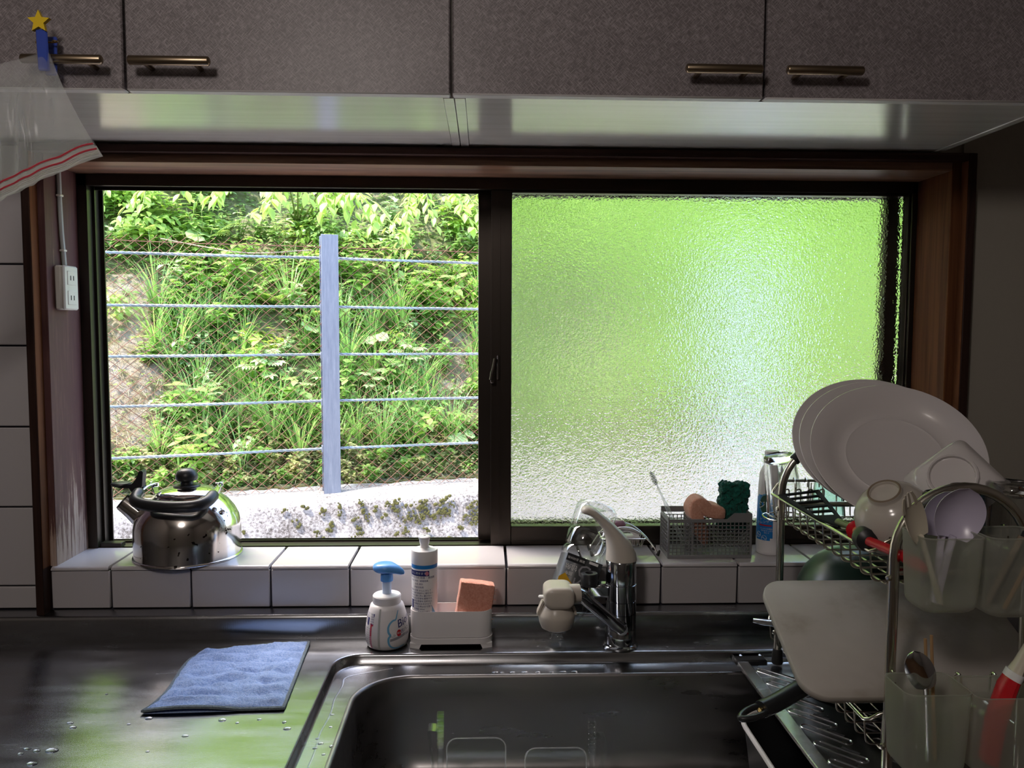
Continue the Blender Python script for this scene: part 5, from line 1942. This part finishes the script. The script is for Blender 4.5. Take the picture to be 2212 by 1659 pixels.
# ------------------------------------------------------------------ bag hung by a star clothespin on the cabinet handle
cl_ = thing('clothespin', 'clear blue clothespin with a yellow star, clipped on a cabinet handle', 'clothespin', (-.601, -.392, 1.8105))
q = MB()
for sy, y in ((1, -.006), (-1, .0155)):
    q.box(-.0078, y - .0022, -.020, .0078, y + .0022, .034, .002, 0, Matrix.Rotation(radians(4) * sy, 4, 'X'))
q.obj('prong', 'pin_blue', cl_)
q = MB()
st = []
for k in range(10):
    r = .0152 if k % 2 == 0 else .0070
    a = pi / 2 + k * pi / 5
    st.append((r * cos(a), r * sin(a)))
q.prism(st, -.003, .003, 0, frame_mx((-.0012, -.010, .0425), (1, 0, 0), (0, 0, 1), (0, -1, 0)))
q.obj('star', 'star', cl_)
q = MB()
for sx in (-1, 1):
    q.tube([(sx * .0115 + .003 * cos(a), .004 + .003 * sin(a), .021 + sx * .001) for a in [k * pi / 4 for k in range(9)]], .0009, 5)
q.tube([(-.0125, .005, .021), (.0125, .005, .021)], .0011, 6)
q.obj('spring', 'gold', cl_)

bag = thing('zip_bag', 'empty clear zip bag with red seal lines hanging from the clothespin', 'bag', (-.600, -.397, 1.8))
top = spline([(-.764, 0, 1.741), (-.727, 0, 1.7650), (-.695, 0, 1.7860), (-.658, 0, 1.7985), (-.632, 0, 1.8050), (-.607, 0, 1.8125), (-.5935, 0, 1.8145)], 6)
bot = spline([(-.815, 0, 1.537), (-.741, 0, 1.5782), (-.700, 0, 1.5960), (-.6652, 0, 1.6121), (-.630, 0, 1.6280), (-.5955, 0, 1.6455), (-.5215, 0, 1.6745)], 6)
def bag_pt(u, v, side):
    i = u * (len(top) - 1)
    k = min(int(i), len(top) - 2)
    a = top[k].lerp(top[k + 1], i - k)
    b = bot[k].lerp(bot[k + 1], i - k)
    p = a.lerp(b, v)
    p.x += .012 * sin(pi * v) * (u - .55) * -1.2
    puff = .011 * sin(pi * min(1, max(0, v * 1.02))) * sin(pi * min(1, max(0, u))) ** .6
    fold = .0060 * mnoise.noise((u * 9, v * 1.4, side * 3)) + .0035 * mnoise.noise((u * 22, v * 3, side * 5))
    # creases run together into the pinch
    cr = .005 * sin(u * 26 + side) * max(0, .5 - v) * (1 if u > .5 else .5)
    p.y = -.3975 - side * (puff + .0015) + (fold + cr) * min(1, v * 3) - .012 * v * v
    p.z += .004 * mnoise.noise((u * 14, 2, side)) * v
    return p
for side, nm in ((1, 'film_sheet'), (-1, 'film_sheet')):
    q = MB()
    q.grid(lambda u, v: bag_pt(u, v * .895, side), 60, 44)
    q.obj(nm, 'bag', bag, world=True, angle=180)
    q = MB()
    q.grid(lambda u, v: bag_pt(u, .895 + .105 * v, side), 60, 6)
    q.obj('zip_band', 'bag_zip', bag, world=True, angle=180)
for v_ in (.885, .935):
    q = MB()
    rings = []
    pts = [bag_pt(u / 60, v_, 1) + Vector((0, -.0012, 0)) for u in range(61)]
    q.tube(pts, .0017, 5, flat=.8)
    q.obj('red_seal_line', 'zip_red', bag, world=True)
for v_ in (.955, .968, .98):
    q = MB()
    q.tube([bag_pt(u / 60, v_, 1) + Vector((0, -.0006, 0)) for u in range(61)], .0009, 4)
    q.obj('seal_ridge', 'bag_zip', bag, world=True)

# ------------------------------------------------------------------ drainer tray over the sink
tr = thing('drainer_tray', 'embossed stainless drainer tray with black corner laid across the sink', 'tray', (.62, -.36, ZC))
tx0, tx1, ty0, ty1, tz = .4495, .792, -.60, -.1335, ZC + .0005
q = MB()
def TR(i, z, r=.008): return [(x, y, z) for x, y in rrect(tx0 + i, ty0 + i, tx1 - i, ty1 - i, r, 5)]
q.loops([TR(.001, tz - .006), TR(0, tz - .004), TR(0, tz + .001), TR(.001, tz + .002), TR(.019, tz + .002), TR(.020, tz + .001), TR(.0235, tz - .0025), TR(.027, tz - .003)], cap1=True)
q.obj('tray_sheet', 'steel_tray', tr, world=True, angle=30)
rib_dir = Vector((.68, -.733, 0)).normalized()
rib_n = Vector((.733, .68, 0)).normalized()
ribs = []
for r_ in range(8):
    for c_ in range(6):
        p = Vector((tx0 + .031 + c_ * .088 + (r_ % 2) * .0, ty1 - .055 - r_ * .0495 - c_ * .093, tz - .003))
        if p.y - .075 < ty0 or p.y > ty1 - .04: continue
        ribs.append(p)
for c_ in range(1, 4):
    for r_ in range(-4, 0):
        p = Vector((tx0 + .031 + c_ * .088, ty1 - .055 - r_ * .0495 - c_ * .093, tz - .003))
        if ty1 - .04 > p.y > ty0 + .08 and p.x < tx1 - .09: ribs.append(p)
for p in ribs:
    if p.x + .065 > tx1 - .02: continue
    q = MB()
    o_ = [p + rib_dir * x + rib_n * y for x, y in rrect(-.004, -.0075, .072, .0075, .0074, 5)]
    q.tube(o_, .0013, 6, closed=True)
    q.obj('rib', 'steel_tray', tr, world=True)
    q = MB()
    a, b = p + rib_dir * .030, p + rib_dir * .056
    q.tube([a + rib_n * .0125 + Vector((0, 0, .0004)), b + rib_n * .0125 + Vector((0, 0, .0004))], .0028, 8, flat=.18)
    q.obj('drain_slot', 'slot', tr, world=True)
q = MB()
q.box(tx0 - .003, ty1 - .030, tz - .006, tx0 + .055, ty1 + .004, tz + .004, .003)
q.box(tx0 - .003, ty1 - .012, tz - .006, tx0 + .15, ty1 + .004, tz + .004, .003)
cr = q.obj('corner_cap', 'black_plastic', tr, world=True)
for xx in (tx0 + .013, tx0 + .048, tx0 + .10):
    MB().lathe([(.0012, .0), (.0022, .0004), (.0032, 0), (.0032, -.001)], 14, 0, Matrix.Translation(Vector((xx, ty1 - .006, tz + .0042)) - tr.location)).obj('screw', 'chrome', cr)

# ------------------------------------------------------------------ two-tier dish rack
AX, AR, YB, YF_ = .605, .0865, -.17, -.56
AZ = 1.158
rk = thing('dish_rack', 'two tier chrome wire dish rack with arched tube ends beside the tap', 'dish rack', (AX, -.36, ZC))
for y in (YF_, YB):
    pts = [(AX - AR, y, ZC + .006)] + [(AX - AR, y, z) for z in (.95, 1.05, 1.12)] + [(AX - AR * cos(pi * k / 20), y, AZ + AR * sin(pi * k / 20)) for k in range(21)] + [(AX + AR, y, z) for z in (1.12, 1.05, .95)] + [(AX + AR, y, ZC + .006)]
    MB().tube(pts, .0066, 16).obj('arch_tube', 'wire', rk, world=True)
    for sx in (-1, 1):
        MB().lathe([(0, -.0045), (.009, -.0045), (.010, -.002), (.0085, .018), (.0068, .022), (0, .022)], 16, 0, Matrix.Translation(Vector((AX + sx * AR, y, ZC + .0065)) - rk.location)).obj('rubber_foot', 'black_rubber', rk)
    q = MB()
    for z, r_ in ((1.137, .0048), (.912, .0042)):
        MB().tube([(AX - AR, y, z), (AX + AR, y, z)], r_, 12).obj('cross_bar', 'wire', rk, world=True)
    for sx in (-1, 1):
        for z in (1.1295, .909):
            q = MB()
            q.lathe([(0, .0115), (.003, .011), (.0042, .0085), (.003, .0065), (0, .0065)], 12, 0, aim(Vector((AX + sx * AR, y, z)) - rk.location, (sx, -.35, 0)))
            q.obj('bolt', 'wire', rk)
    for k in ((.255, .275) if y == YB else ()):
        a = pi * .255
        c = Vector((AX - AR * cos(a), y, AZ + AR * sin(a)))
        MB().tube([c - Vector((sin(a), 0, cos(a))) * .009, c + Vector((sin(a), 0, cos(a))) * .011], .0092, 14).obj('black_sleeve', 'black_rubber', rk, world=True)
        break
def basket(name, x0, x1, y0, y1, zr, dep, lift):
    q = MB()
    pts = [(x0, y0 + .028, zr), (x0, y0 + .010, zr), (x0 + .004, y0 + .002, zr + .004), (x0 + .014, y0 - .002, zr + lift * .7), (x0 + .028, y0 - .002, zr + lift), (x1 - .028, y0 - .002, zr + lift), (x1 - .014, y0 - .002, zr + lift * .7), (x1 - .004, y0 + .002, zr + .004), (x1, y0 + .010, zr), (x1, y0 + .028, zr),
           (x1, y1 - .028, zr), (x1, y1 - .010, zr), (x1 - .004, y1 - .002, zr + .004), (x1 - .014, y1 + .002, zr + lift * .7), (x1 - .028, y1 + .002, zr + lift), (x0 + .028, y1 + .002, zr + lift), (x0 + .014, y1 + .002, zr + lift * .7), (x0 + .004, y1 - .002, zr + .004), (x0, y1 - .010, zr), (x0, y1 - .028, zr)]
    sp_ = []
    P = [Vector(p) for p in pts]
    n_ = len(P)
    for i in range(n_):
        sp_.append(P[i])
    q.tube(sp_, .0026, 10, closed=True)
    q.obj(name + '_rim', 'wire', rk, world=True)
    q = MB()
    m_ = int((y1 - y0) / .0305)
    for i in range(m_ + 1):
        y = y0 + .012 + (y1 - y0 - .024) * i / m_
        q.tube(fillet([(x0 + .001, y, zr), (x0 + .004, y, zr - dep + .004), (x0 + .010, y, zr - dep), (x1 - .010, y, zr - dep), (x1 - .004, y, zr - dep + .004), (x1 - .001, y, zr)], .005, 3), .0014, 6)
    for x in [x0 + .020 + (x1 - x0 - .04) * i / 6 for i in range(7)]:
        q.tube(fillet([(x, y0 - .002, zr + lift), (x, y0 + .002, zr - dep - .002), (x, y1 - .002, zr - dep - .002), (x, y1 + .002, zr + lift)], .005, 3), .0014, 6)
    w_ = q.obj(name + '_wires', 'wire', rk, world=True)
    w_['kind'] = 'stuff'
basket('upper_basket', .5105, .7005, -.522, -.136, 1.15, .041, .022)
basket('lower_basket', .5105, .7005, -.522, -.136, .9205, .036, .017)
q = MB()
for k in range(4):        # hooked pins that keep plates apart, at the far end
    x = .530 + k * .021
    q.tube(fillet([(x, -.150, 1.108), (x, -.150, 1.158), (x + .009, -.150, 1.160), (x + .009, -.150, 1.108)], .004, 4), .0013, 6)
    q.tube(fillet([(x, -.150, 1.163), (x, -.148, 1.172), (x + .003, -.132, 1.178), (x + .003, -.128, 1.168)], .004, 4), .0013, 6)
o = q.obj('plate_pins', 'wire', rk, world=True)
o['kind'] = 'stuff'
q = MB()     # cup holder hooked on the far end
q.tube([(x, y, 1.097) for x, y in rrect(.515, -.134, .60, -.060, .03, 6)], .0015, 6, closed=True)
for x in (.53, .558, .585):
    q.tube(fillet([(x, -.134, 1.168), (x, -.131, 1.099), (x, -.062, 1.097)], .006, 4), .0013, 6)
q.obj('glass_holder', 'wire', rk, world=True)['kind'] = 'stuff'

# ------------------------------------------------------------------ things in and on the rack
CP_ = Vector((0, -1.5507, 1.444))
def facing(P, ang, ir, iu):
    """a normal tipped by ang away from the line to the eye, towards image direction (right, up)"""
    v = (CP_ - Vector(P)).normalized()
    r = Vector((0, 0, 1)).cross(v).normalized()
    u = v.cross(r)
    s_ = (r * ir + u * iu).normalized()
    return (v * cos(radians(ang)) + s_ * sin(radians(ang))).normalized()
pc = Vector((.6297, -.34, 1.2521))
nrm = facing(pc, 37, .30, .95)
PLATE = [(0, .0045), (.070, .0045), (.0735, .0062), (.0765, .0048), (.086, .0062), (.098, .0125), (.1075, .0185), (.125, .0235), (.1295, .0245), (.1305, .0235), (.128, .0215), (.106, .0150), (.095, .0085), (.082, .0015), (.075, .0), (.072, .002), (0, .0015)]
PLATE = [(r * .965, z) for r, z in PLATE[::-1]]
for i, (off, lb) in enumerate((((0, 0, 0), 'large white plate in front of the others leaning in the dish rack'), ((-.002, .040, .003), 'large white plate in the middle of three in the dish rack'), ((-.006, .060, .006), 'large white plate at the back of three, nearest the window'))):
    o = MB().lathe(PLATE, 72, 0).obj('dinner_plate', 'porcelain', angle=40)
    o.matrix_world = aim(pc + Vector(off) - nrm * .012, nrm)
    tag(o, lb, 'plate', 'plates in the dish rack')
# square dish showing its foot
dc = Vector((.657, -.452, 1.230))
dn = facing(dc, 22, -.15, .35)
dmx = aim(dc, dn, (0, 0, 1)) @ Matrix.Rotation(radians(47), 4, 'Z')
q = MB()
def SQ(h, r, z): return [(x, y, z) for x, y in rrect(-h, -h, h, h, r, 6)]
q.loops([SQ(.046, .012, -.0055), SQ(.0495, .013, -.0065), SQ(.0505, .013, -.004), SQ(.0490, .013, -.001), SQ(.0455, .016, .009), SQ(.040, .025, .018), SQ(.0335, .0334, .0215), SQ(.0325, .0324, .0275), SQ(.0305, .0304, .0285), SQ(.0285, .0284, .0275), SQ(.0275, .0274, .0225), SQ(.01, .0099, .0225)], cap0=True, cap1=True)
o = q.obj('square_dish', 'porcelain', angle=35)
o.matrix_world = dmx
tag(o, 'small square white dish showing its round foot against the large plates', 'dish')
# rice bowl, upside down
bc = Vector((.5533, -.480, 1.1987))
bn = facing(bc, 48, -.38, .92)
bw = thing('rice_bowl', 'crackle glazed cream bowl tipped upside down at the front of the rack', 'bowl', bc)
bw.rotation_euler = aim(bc, bn).to_euler()
BP = [(.0495, -.034), (.0515, -.0345), (.0525, -.033), (.0528, -.026), (.0515, -.012), (.0480, .002), (.0415, .014), (.032, .0225), (.0235, .0265), (.0225, .0285), (.0225, .0335), (.0205, .0345), (.0185, .0335), (.0180, .0295), (.013, .0285), (.004, .0298), (0, .0302)]
MB().lathe(BP + [], 56, 0, rfun=lambda a, z: 1 + .006 * sin(z * 700)).obj('glazed_wall', 'stoneware', bw, angle=50)
q = MB()
q.lathe([(.0508, -.034), (.050, -.026), (.047, -.010), (.040, .004), (.028, .014), (0, .0185)][::-1], 48)
q.obj('inside', 'stoneware', bw)
q = MB()
q.lathe([(.0222, .0325), (.0220, .0342), (.0205, .0352), (.0190, .0343), (.0188, .0325)], 48)
q.obj('foot_ring', 'foot_brown', bw)
# tumblers
def tumbler(name, label, c, r_base, r_rim, h, m_, lean=(0, 0), flutes=0, th=.0025, group=None):
    f = (lambda a, z: 1 - .035 * abs(sin(a * flutes / 2)) * (1 if .012 < z < h * .93 else 0)) if flutes else None
    q = MB()
    fr = r_base
    q.lathe([(r_rim, 0), (r_rim + (r_base - r_rim) * .30, h * .3), (r_rim + (r_base - r_rim) * .7, h * .7), (r_base * 1.01, h * .93), (r_base * .98, h * .98), (r_base * .86, h), (r_base * .80, h * .985), (0, h * .98)], 48, 0, None, rfun=f)
    q.lathe([(0, h * .86), (r_base * .80, h * .87), (r_base * .92, h * .90), (r_rim + (r_base - r_rim) * .6 - th, h * .6), (r_rim - th, .001), (r_rim, 0)], 48)
    o = q.obj(name, m_, angle=60)
    o.location = c
    o.rotation_euler = (lean[0], lean[1], 0)
    tag(o, label, 'glass', group)
    return o
tumbler('tumbler', 'tall clear fluted glass upside down beside the white cleanser bottle', (.5560, -.097, 1.0995), .0275, .0345, .115, 'glass', (0, -.155), 16)
tumbler('tumbler', 'pale green glass half hidden behind the three white plates', (.632, -.098, 1.0995), .024, .031, .075, 'glass_green')
tumbler('tumbler', 'blue glass upside down nearest the rice bowl', (.5935, -.529, 1.1115), .0225, .0265, .1205, 'glass_blue')
tumbler('tumbler', 'blue glass upside down in front of the square dish', (.6395, -.508, 1.1115), .0225, .0265, .1255, 'glass_blue')
tumbler('tumbler', 'wide clear glass upside down behind the upper cups', (.7015, -.512, 1.1115), .0335, .036, .130, 'glass')
# slotted spatula with red handle
sp = thing('slotted_spatula', 'black slotted spatula with red handle lying along the upper basket rim', 'spatula', (.535, -.33, 1.1545))
q = MB()
zz0, zz1 = 1.1535, 1.1565
def quad(a, b, c, d):
    q.add([(*p, zz0) for p in (a, b, c, d)] + [(*p, zz1) for p in (a, b, c, d)], [(3, 2, 1, 0), (4, 5, 6, 7), (0, 1, 5, 4), (1, 2, 6, 5), (2, 3, 7, 6), (3, 0, 4, 7)])
Lx = lambda t: (.5045 + .0040 * t, -.3450 + .165 * t)         # one long edge, from the neck to the tip
Rx = lambda t: (.5460 + .0520 * t, -.3400 + .203 * t)
def mixp(t, u): return (Lx(t)[0] * (1 - u) + Rx(t)[0] * u, Lx(t)[1] * (1 - u) + Rx(t)[1] * u)
quad(mixp(0, 0), mixp(0, .13), mixp(1, .13), mixp(1, 0)); quad(mixp(0, .88), mixp(0, 1), mixp(1, 1), mixp(1, .88))
ts = [0.0, .05, .19, .235, .38, .425, .57, .615, .76, .805, .95, 1.0]
for a, b in zip(ts[::2], ts[1::2]):
    quad(mixp(a, .13), mixp(a, .88), mixp(b, .88), mixp(b, .13))
quad((.5165, -.400), (.5300, -.400), mixp(0, 1), mixp(0, 0))
q.obj('slotted_head', 'black_nylon', sp, world=True, angle=30)
q = MB()
q.tube([(.5235, -.385, 1.1575), (.5265, -.415, 1.1590), (.5255, -.437, 1.1595)], [.0062, .0052, .0048], 10)
q.obj('neck', 'olive', sp, world=True)
d_ = Vector((-.0112, -.0600, .0005)).normalized()
p0 = Vector((.5250, -.4390, 1.1600))
q = MB()
q.lathe([(0, 0), (.0125, 0), (.0140, .002), (.0095, .005), (.0075, .008), (0, .008)], 18, 0, aim(p0, d_))
q.lathe([(.0078, .032), (.0078, .040), (0, .040)], 18, 0, aim(p0, d_))
q.obj('red_collar', 'red_plastic', sp, world=True)
MB().tube([p0 + d_ * .006, p0 + d_ * .034], .0070, 14).obj('ferrule', 'orange_clear', sp, world=True)
MB().lathe([(0, 0), (.012, .001), (.0168, .006), (.0175, .014), (.0150, .023), (.008, .028), (0, .029)], 24, 0, aim(p0 + d_ * .038, d_)).obj('black_grip', 'black_plastic', sp, world=True)
e0 = p0 + d_ * .064
MB().tube([e0, Vector((.5275, -.545, 1.1580)), Vector((.5300, -.562, 1.1565))], [.0066, .0068, .0070], 12).obj('shaft', 'red_plastic', sp, world=True)
MB().tube([Vector((.5300, -.560, 1.1567)), Vector((.5335, -.590, 1.1535)), Vector((.5350, -.602, 1.152))], [.0074, .0082, .0040], 12).obj('red_handle', 'red_plastic', sp, world=True)

# ------------------------------------------------------------------ lower tier: cutting board, pan, green pot
bd = MB()
W_, H_ = .345, .217
pl = rrect(0, 0, W_, H_, .034, 8)
bmx = frame_mx((.4195, -.540, .9640), (1, 0, 0), (0, cos(radians(25.7)), sin(radians(25.7))), (0, -sin(radians(25.7)), cos(radians(25.7))))
def inset(k, z): return [(x, y, z) for x, y in rrect(k, k, W_ - k, H_ - k, .036 - k, 8)]
bd.loops([inset(.0015, -.0115), inset(0, -.010), inset(0, -.0015), inset(.0015, 0)], cap0=True, cap1=True, mx=bmx)
tag(bd.obj('cutting_board', 'board', angle=50), 'stained greyish white cutting board sloping between the two rack tiers', 'cutting board')
fp = thing('frying_pan', 'red frying pan with black handle under the white cutting board', 'frying pan', (.610, -.367, .9245))
MB().lathe([(0, 0), (.080, 0), (.088, .003), (.099, .030), (.1005, .0325), (.0985, .0325), (.086, .006), (.079, .003), (0, .003)], 56).obj('pan_body', 'red_pan', fp)
q = MB()
hp_ = [Vector((-.096, -.048, .020)), Vector((-.120, -.060, .0185)), Vector((-.165, -.083, .0085)), Vector((-.205, -.104, .000)), Vector((-.228, -.115, -.0035))]
hs = spline(hp_, 5)
q.tube(hs, [.0095 + .0045 * min(1, i / 8) for i in range(len(hs))], 16, flat=.78)
q.obj('handle', 'black_plastic', fp)
q = MB()
e = hs[-1]
dd = (hs[-1] - hs[-3]).normalized()
sd = dd.cross(Vector((0, 0, 1))).normalized()
lp = [e + dd * x + sd * y for x, y in ((-.004, .0095), (.012, .0105), (.028, .0075), (.0385, 0), (.028, -.0075), (.012, -.0105), (-.004, -.0095))]
q.tube(spline(lp, 4), .0044, 10)
q.obj('hanging_loop', 'black_plastic', fp)
MB().tube([e + dd * .001, e + dd * .0045], .0038, 10).obj('rivet', 'gold', fp)
gp = thing('green_pot', 'dark green pot turned upside down in the lower tier of the rack', 'pot', (.6255, -.252, ZC - .001))
MB().lathe([(0, .006), (.094, .006), (.0985, .0), (.101, .001), (.102, .01), (.1035, .07), (.1035, .145), (.1005, .172), (.090, .193), (.072, .213), (.048, .228), (.02, .2345), (0, .2355)], 64).obj('pot_body', 'dark_green', gp)
q = MB()
q.tube([(-.100, .030, .090), (-.128, .040, .091), (-.150, .046, .092), (-.163, .050, .093)], [.0065, .0085, .0085, .006], 14, flat=.6)
q.obj('steel_handle', 'chrome', gp)
# dark tub with a pale rim in the sink
tb_ = thing('wash_tub', 'dark tub with pale rim standing in the sink under the drainer tray', 'tub', (.594, -.40, ZC - .186))
q = MB()
def TB(i, z, r=.055): return [(x, y, z) for x, y in rrect(-.166 + i, -.125 + i, .166 - i, .180 - i, r - i * .5, 8)]
q.loops([TB(.022, .001), TB(.016, .003), TB(.002, .122), TB(.004, .122), TB(.020, .006), TB(.03, .005)], cap0=True, cap1=True)
q.obj('tub_body', 'black_plastic', tb_)
MB().tube(TB(.001, .1255), .0042, 8, closed=True).obj('rim', 'cab_edge', tb_)

# ------------------------------------------------------------------ cutlery cups hung on the front of the rack
def cup(label, x0, x1, y0, y1, z0, z1):
    t = thing('cutlery_cup', label, 'cutlery cup', ((x0 + x1) / 2, (y0 + y1) / 2, z0), group='cutlery cups on the rack front')
    q = MB()
    def C_(i, z, e=0): return [(x, y, z) for x, y in rrect(x0 + i + e, y0 + i + e, x1 - i - e, y1 - i - e, .012, 6)]
    rr_ = [C_(.0165 - .013 * sin(radians(a_)), z0 + .013 * (1 - cos(radians(a_)))) for a_ in (0, 18, 36, 54, 72, 90)]
    q.loops(rr_ + [C_(.0017, z0 + .05), C_(0, z1 - .001)], cap0=True)
    q.obj('cup_wall', 'cup_film', t, world=True, angle=60)
    q = MB()
    q.tube(C_(.0006, z1), .0011, 6, closed=True)
    q.obj('cup_rim', 'cup_film', t, world=True)
    q = MB()
    for xx in (x0 + .018, x1 - .018):
        q.tube(fillet([(xx, y1 - .001, z1 - .02), (xx, y1 + .004, z1 + .0), (xx, y1 + .014, z1 - .001), (xx, y1 + .016, z1 - .025)], .004, 4), .0016, 6)
    q.obj('hook', 'wire', t, world=True)['kind'] = 'stuff'
    return t
cup('milky cutlery cup with the lilac spoons on the upper front of the rack', .5135, .5895, -.638, -.577, 1.106, 1.1985)
cup('milky cutlery cup with dark chopsticks on the upper front of the rack', .5945, .6705, -.638, -.577, 1.100, 1.1985)
cup('milky cutlery cup with the steel spoon at the lower front of the rack', .4995, .5815, -.640, -.575, .908, 1.0115)
cup('milky cutlery cup with the red handled tool at the lower front of the rack', .5855, .6675, -.640, -.575, .906, 1.0065)

def spoon(name, label, tip, neck, end, wd, m_, nrm_, dish=.009, hw=.004, tines=0, cat='spoon', th=.0014):
    tip, neck, end = Vector(tip), Vector(neck), Vector(end)
    L = (tip - neck).length
    z = (tip - neck).normalized()
    n_ = Vector(nrm_)
    y = (n_ - z * n_.dot(z)).normalized()
    x = y.cross(z)
    t = thing(name, label, cat, neck)
    mx = frame_mx((0, 0, 0), x, y, z)
    q = MB()
    NU, NV = 16, 18
    def half(v):
        return wd * .5 * max(0.0, sin(pi * min(1, .06 + .94 * v)) ** .55 if v < .97 else .0) * (.86 + .2 * v) + hw * (1 - v) ** 3
    def pt(u, v, s_):
        w_ = half(v)
        xx = (u * 2 - 1) * w_
        d = dish * (1 - (u * 2 - 1) ** 2) * sin(pi * min(1, max(0, v * .9 + .1))) ** .8
        return Vector((xx, -d + s_ * th * .5, L * v))
    if tines == 0:
        q.grid(lambda u, v: pt(u, v, 1), NU, NV, 0, mx)
        q.grid(lambda u, v: pt(1 - u, v, -1), NU, NV, 0, mx)
        ed = [(0, k / NV) for k in range(NV)] + [(k / NU, 1) for k in range(NU)] + [(1, 1 - k / NV) for k in range(NV)] + [(1 - k / NU, 0) for k in range(NU)]
        q.loops([[pt(u, v, -1) for u, v in ed], [pt(u, v, 1) for u, v in ed]], mx=mx)
    else:
        vb = .66
        for s_ in (1, -1):
            q.grid(lambda u, v: pt(u if s_ > 0 else 1 - u, v * vb, s_), NU, 12, 0, mx)
        for side in (0, 1):
            q.loops([[pt(side, v * vb / 12, -1) for v in range(13)], [pt(side, v * vb / 12, 1) for v in range(13)]], mx=mx, closed=False)
        wv = half(vb)
        for k in range(tines):
            c = -1 + (k + .5) * 2 / tines
            hw_ = .56 / tines
            rings = []
            for f in (0, .4, .8, 1):
                v = vb + (1 - vb) * f * (1 - .12 * abs(c))
                w2 = wv * (1 - .38 * f ** 2)
                hh = hw_ * wv * (1 - .55 * f ** 3)
                u = .5 + .5 * c
                d = dish * (1 - c * c) * sin(pi * min(1, vb * .9 + .1)) ** .8 * (1 - .75 * f)
                rings.append([Vector((c * w2 + a_ * hh, -d + b_ * th * .5, L * v)) for a_, b_ in ((-1, -1), (1, -1), (1, 1), (-1, 1))])
            q.loops(rings, cap0=True, cap1=True, mx=mx)
    q.obj('bowl_end' if not tines else 'tined_end', m_, t, angle=50)
    q = MB()
    e = end - neck
    q.tube([z * .004, e * .12, e * .5, e], [hw, hw * .95, hw * 1.05, hw * 1.3], 10, flat=.45)
    q.obj('handle', m_, t)
    return t
spoon('soup_spoon', 'lilac plastic spoon facing the room in the upper cup', (.5800, -.612, 1.2535), (.5655, -.604, 1.1905), (.548, -.603, 1.112), .0585, 'lilac', (-.1, -1, .12), .016, .007)
spoon('soup_spoon', 'second lilac plastic spoon tucked behind the first in the upper cup', (.5700, -.596, 1.2470), (.5600, -.590, 1.1885), (.552, -.597, 1.112), .055, 'lilac', (-.15, -1, .05), .010, .007)
spoon('plastic_fork', 'cream plastic fork leaning out over the side of the upper cup', (.4890, -.640, 1.2530), (.5185, -.622, 1.1960), (.549, -.612, 1.115), .035, 'cream', (.25, -1, .35), .007, .0055, 4, 'fork')
spoon('steel_spoon', 'shiny steel spoon standing bowl up in the lower cup', (.5120, -.625, 1.0600), (.5330, -.617, 1.0120), (.545, -.608, .916), .0330, 'chrome', (.35, 1, .1), .008, .0048)
for i, (a, b, lb) in enumerate((((.5330, -.612, 1.0700), (.5475, -.605, .914), 'shorter bamboo chopstick beside the steel spoon'), ((.5415, -.610, 1.0735), (.5560, -.603, .914), 'taller bamboo chopstick beside the steel spoon'))):
    a, b = Vector(a), Vector(b)
    o = MB().tube([b - b, (a - b)], [.0026, .0019], 8).obj('chopstick', 'bamboo')
    o.location = b
    tag(o, lb, 'chopstick', 'chopsticks in the lower cup')
for i, (a, b, m_, r_, lb) in enumerate((((.668, -.615, 1.192), (.630, -.610, 1.106), 'bamboo', .0035, 'tan chopstick slanting in the upper end cup'), ((.652, -.604, 1.193), (.615, -.598, 1.106), 'foot_brown', .0042, 'dark brown chopstick slanting in the upper end cup'), ((.664, -.594, 1.196), (.626, -.592, 1.106), 'black_plastic', .004, 'black chopstick slanting in the upper end cup'))):
    a, b = Vector(a), Vector(b)
    o = MB().tube([b - b, (a - b)], [r_ * .8, r_], 8).obj('chopstick', m_)
    o.location = b
    tag(o, lb, 'chopstick', 'chopsticks in the upper cup')
rt = thing('kitchen_brush', 'red handled tool standing in the lower end cup', 'utensil', (.622, -.607, .913))
MB().tube([(0, 0, 0), (.006, 0, .05), (.017, -.002, .094), (.024, -.004, .112)], [.016, .017, .016, .013], 14, flat=.6).obj('grip', 'red_plastic', rt)
MB().tube([(.0235, -.004, .111), (.030, -.005, .125), (.040, -.006, .148)], [.0125, .010, .008], 12, flat=.6).obj('shaft', 'cream', rt)
MB().tube([(.0215, -.0035, .106), (.0252, -.004, .1145)], .0142, 14, flat=.64).obj('white_band', 'label_white', rt)
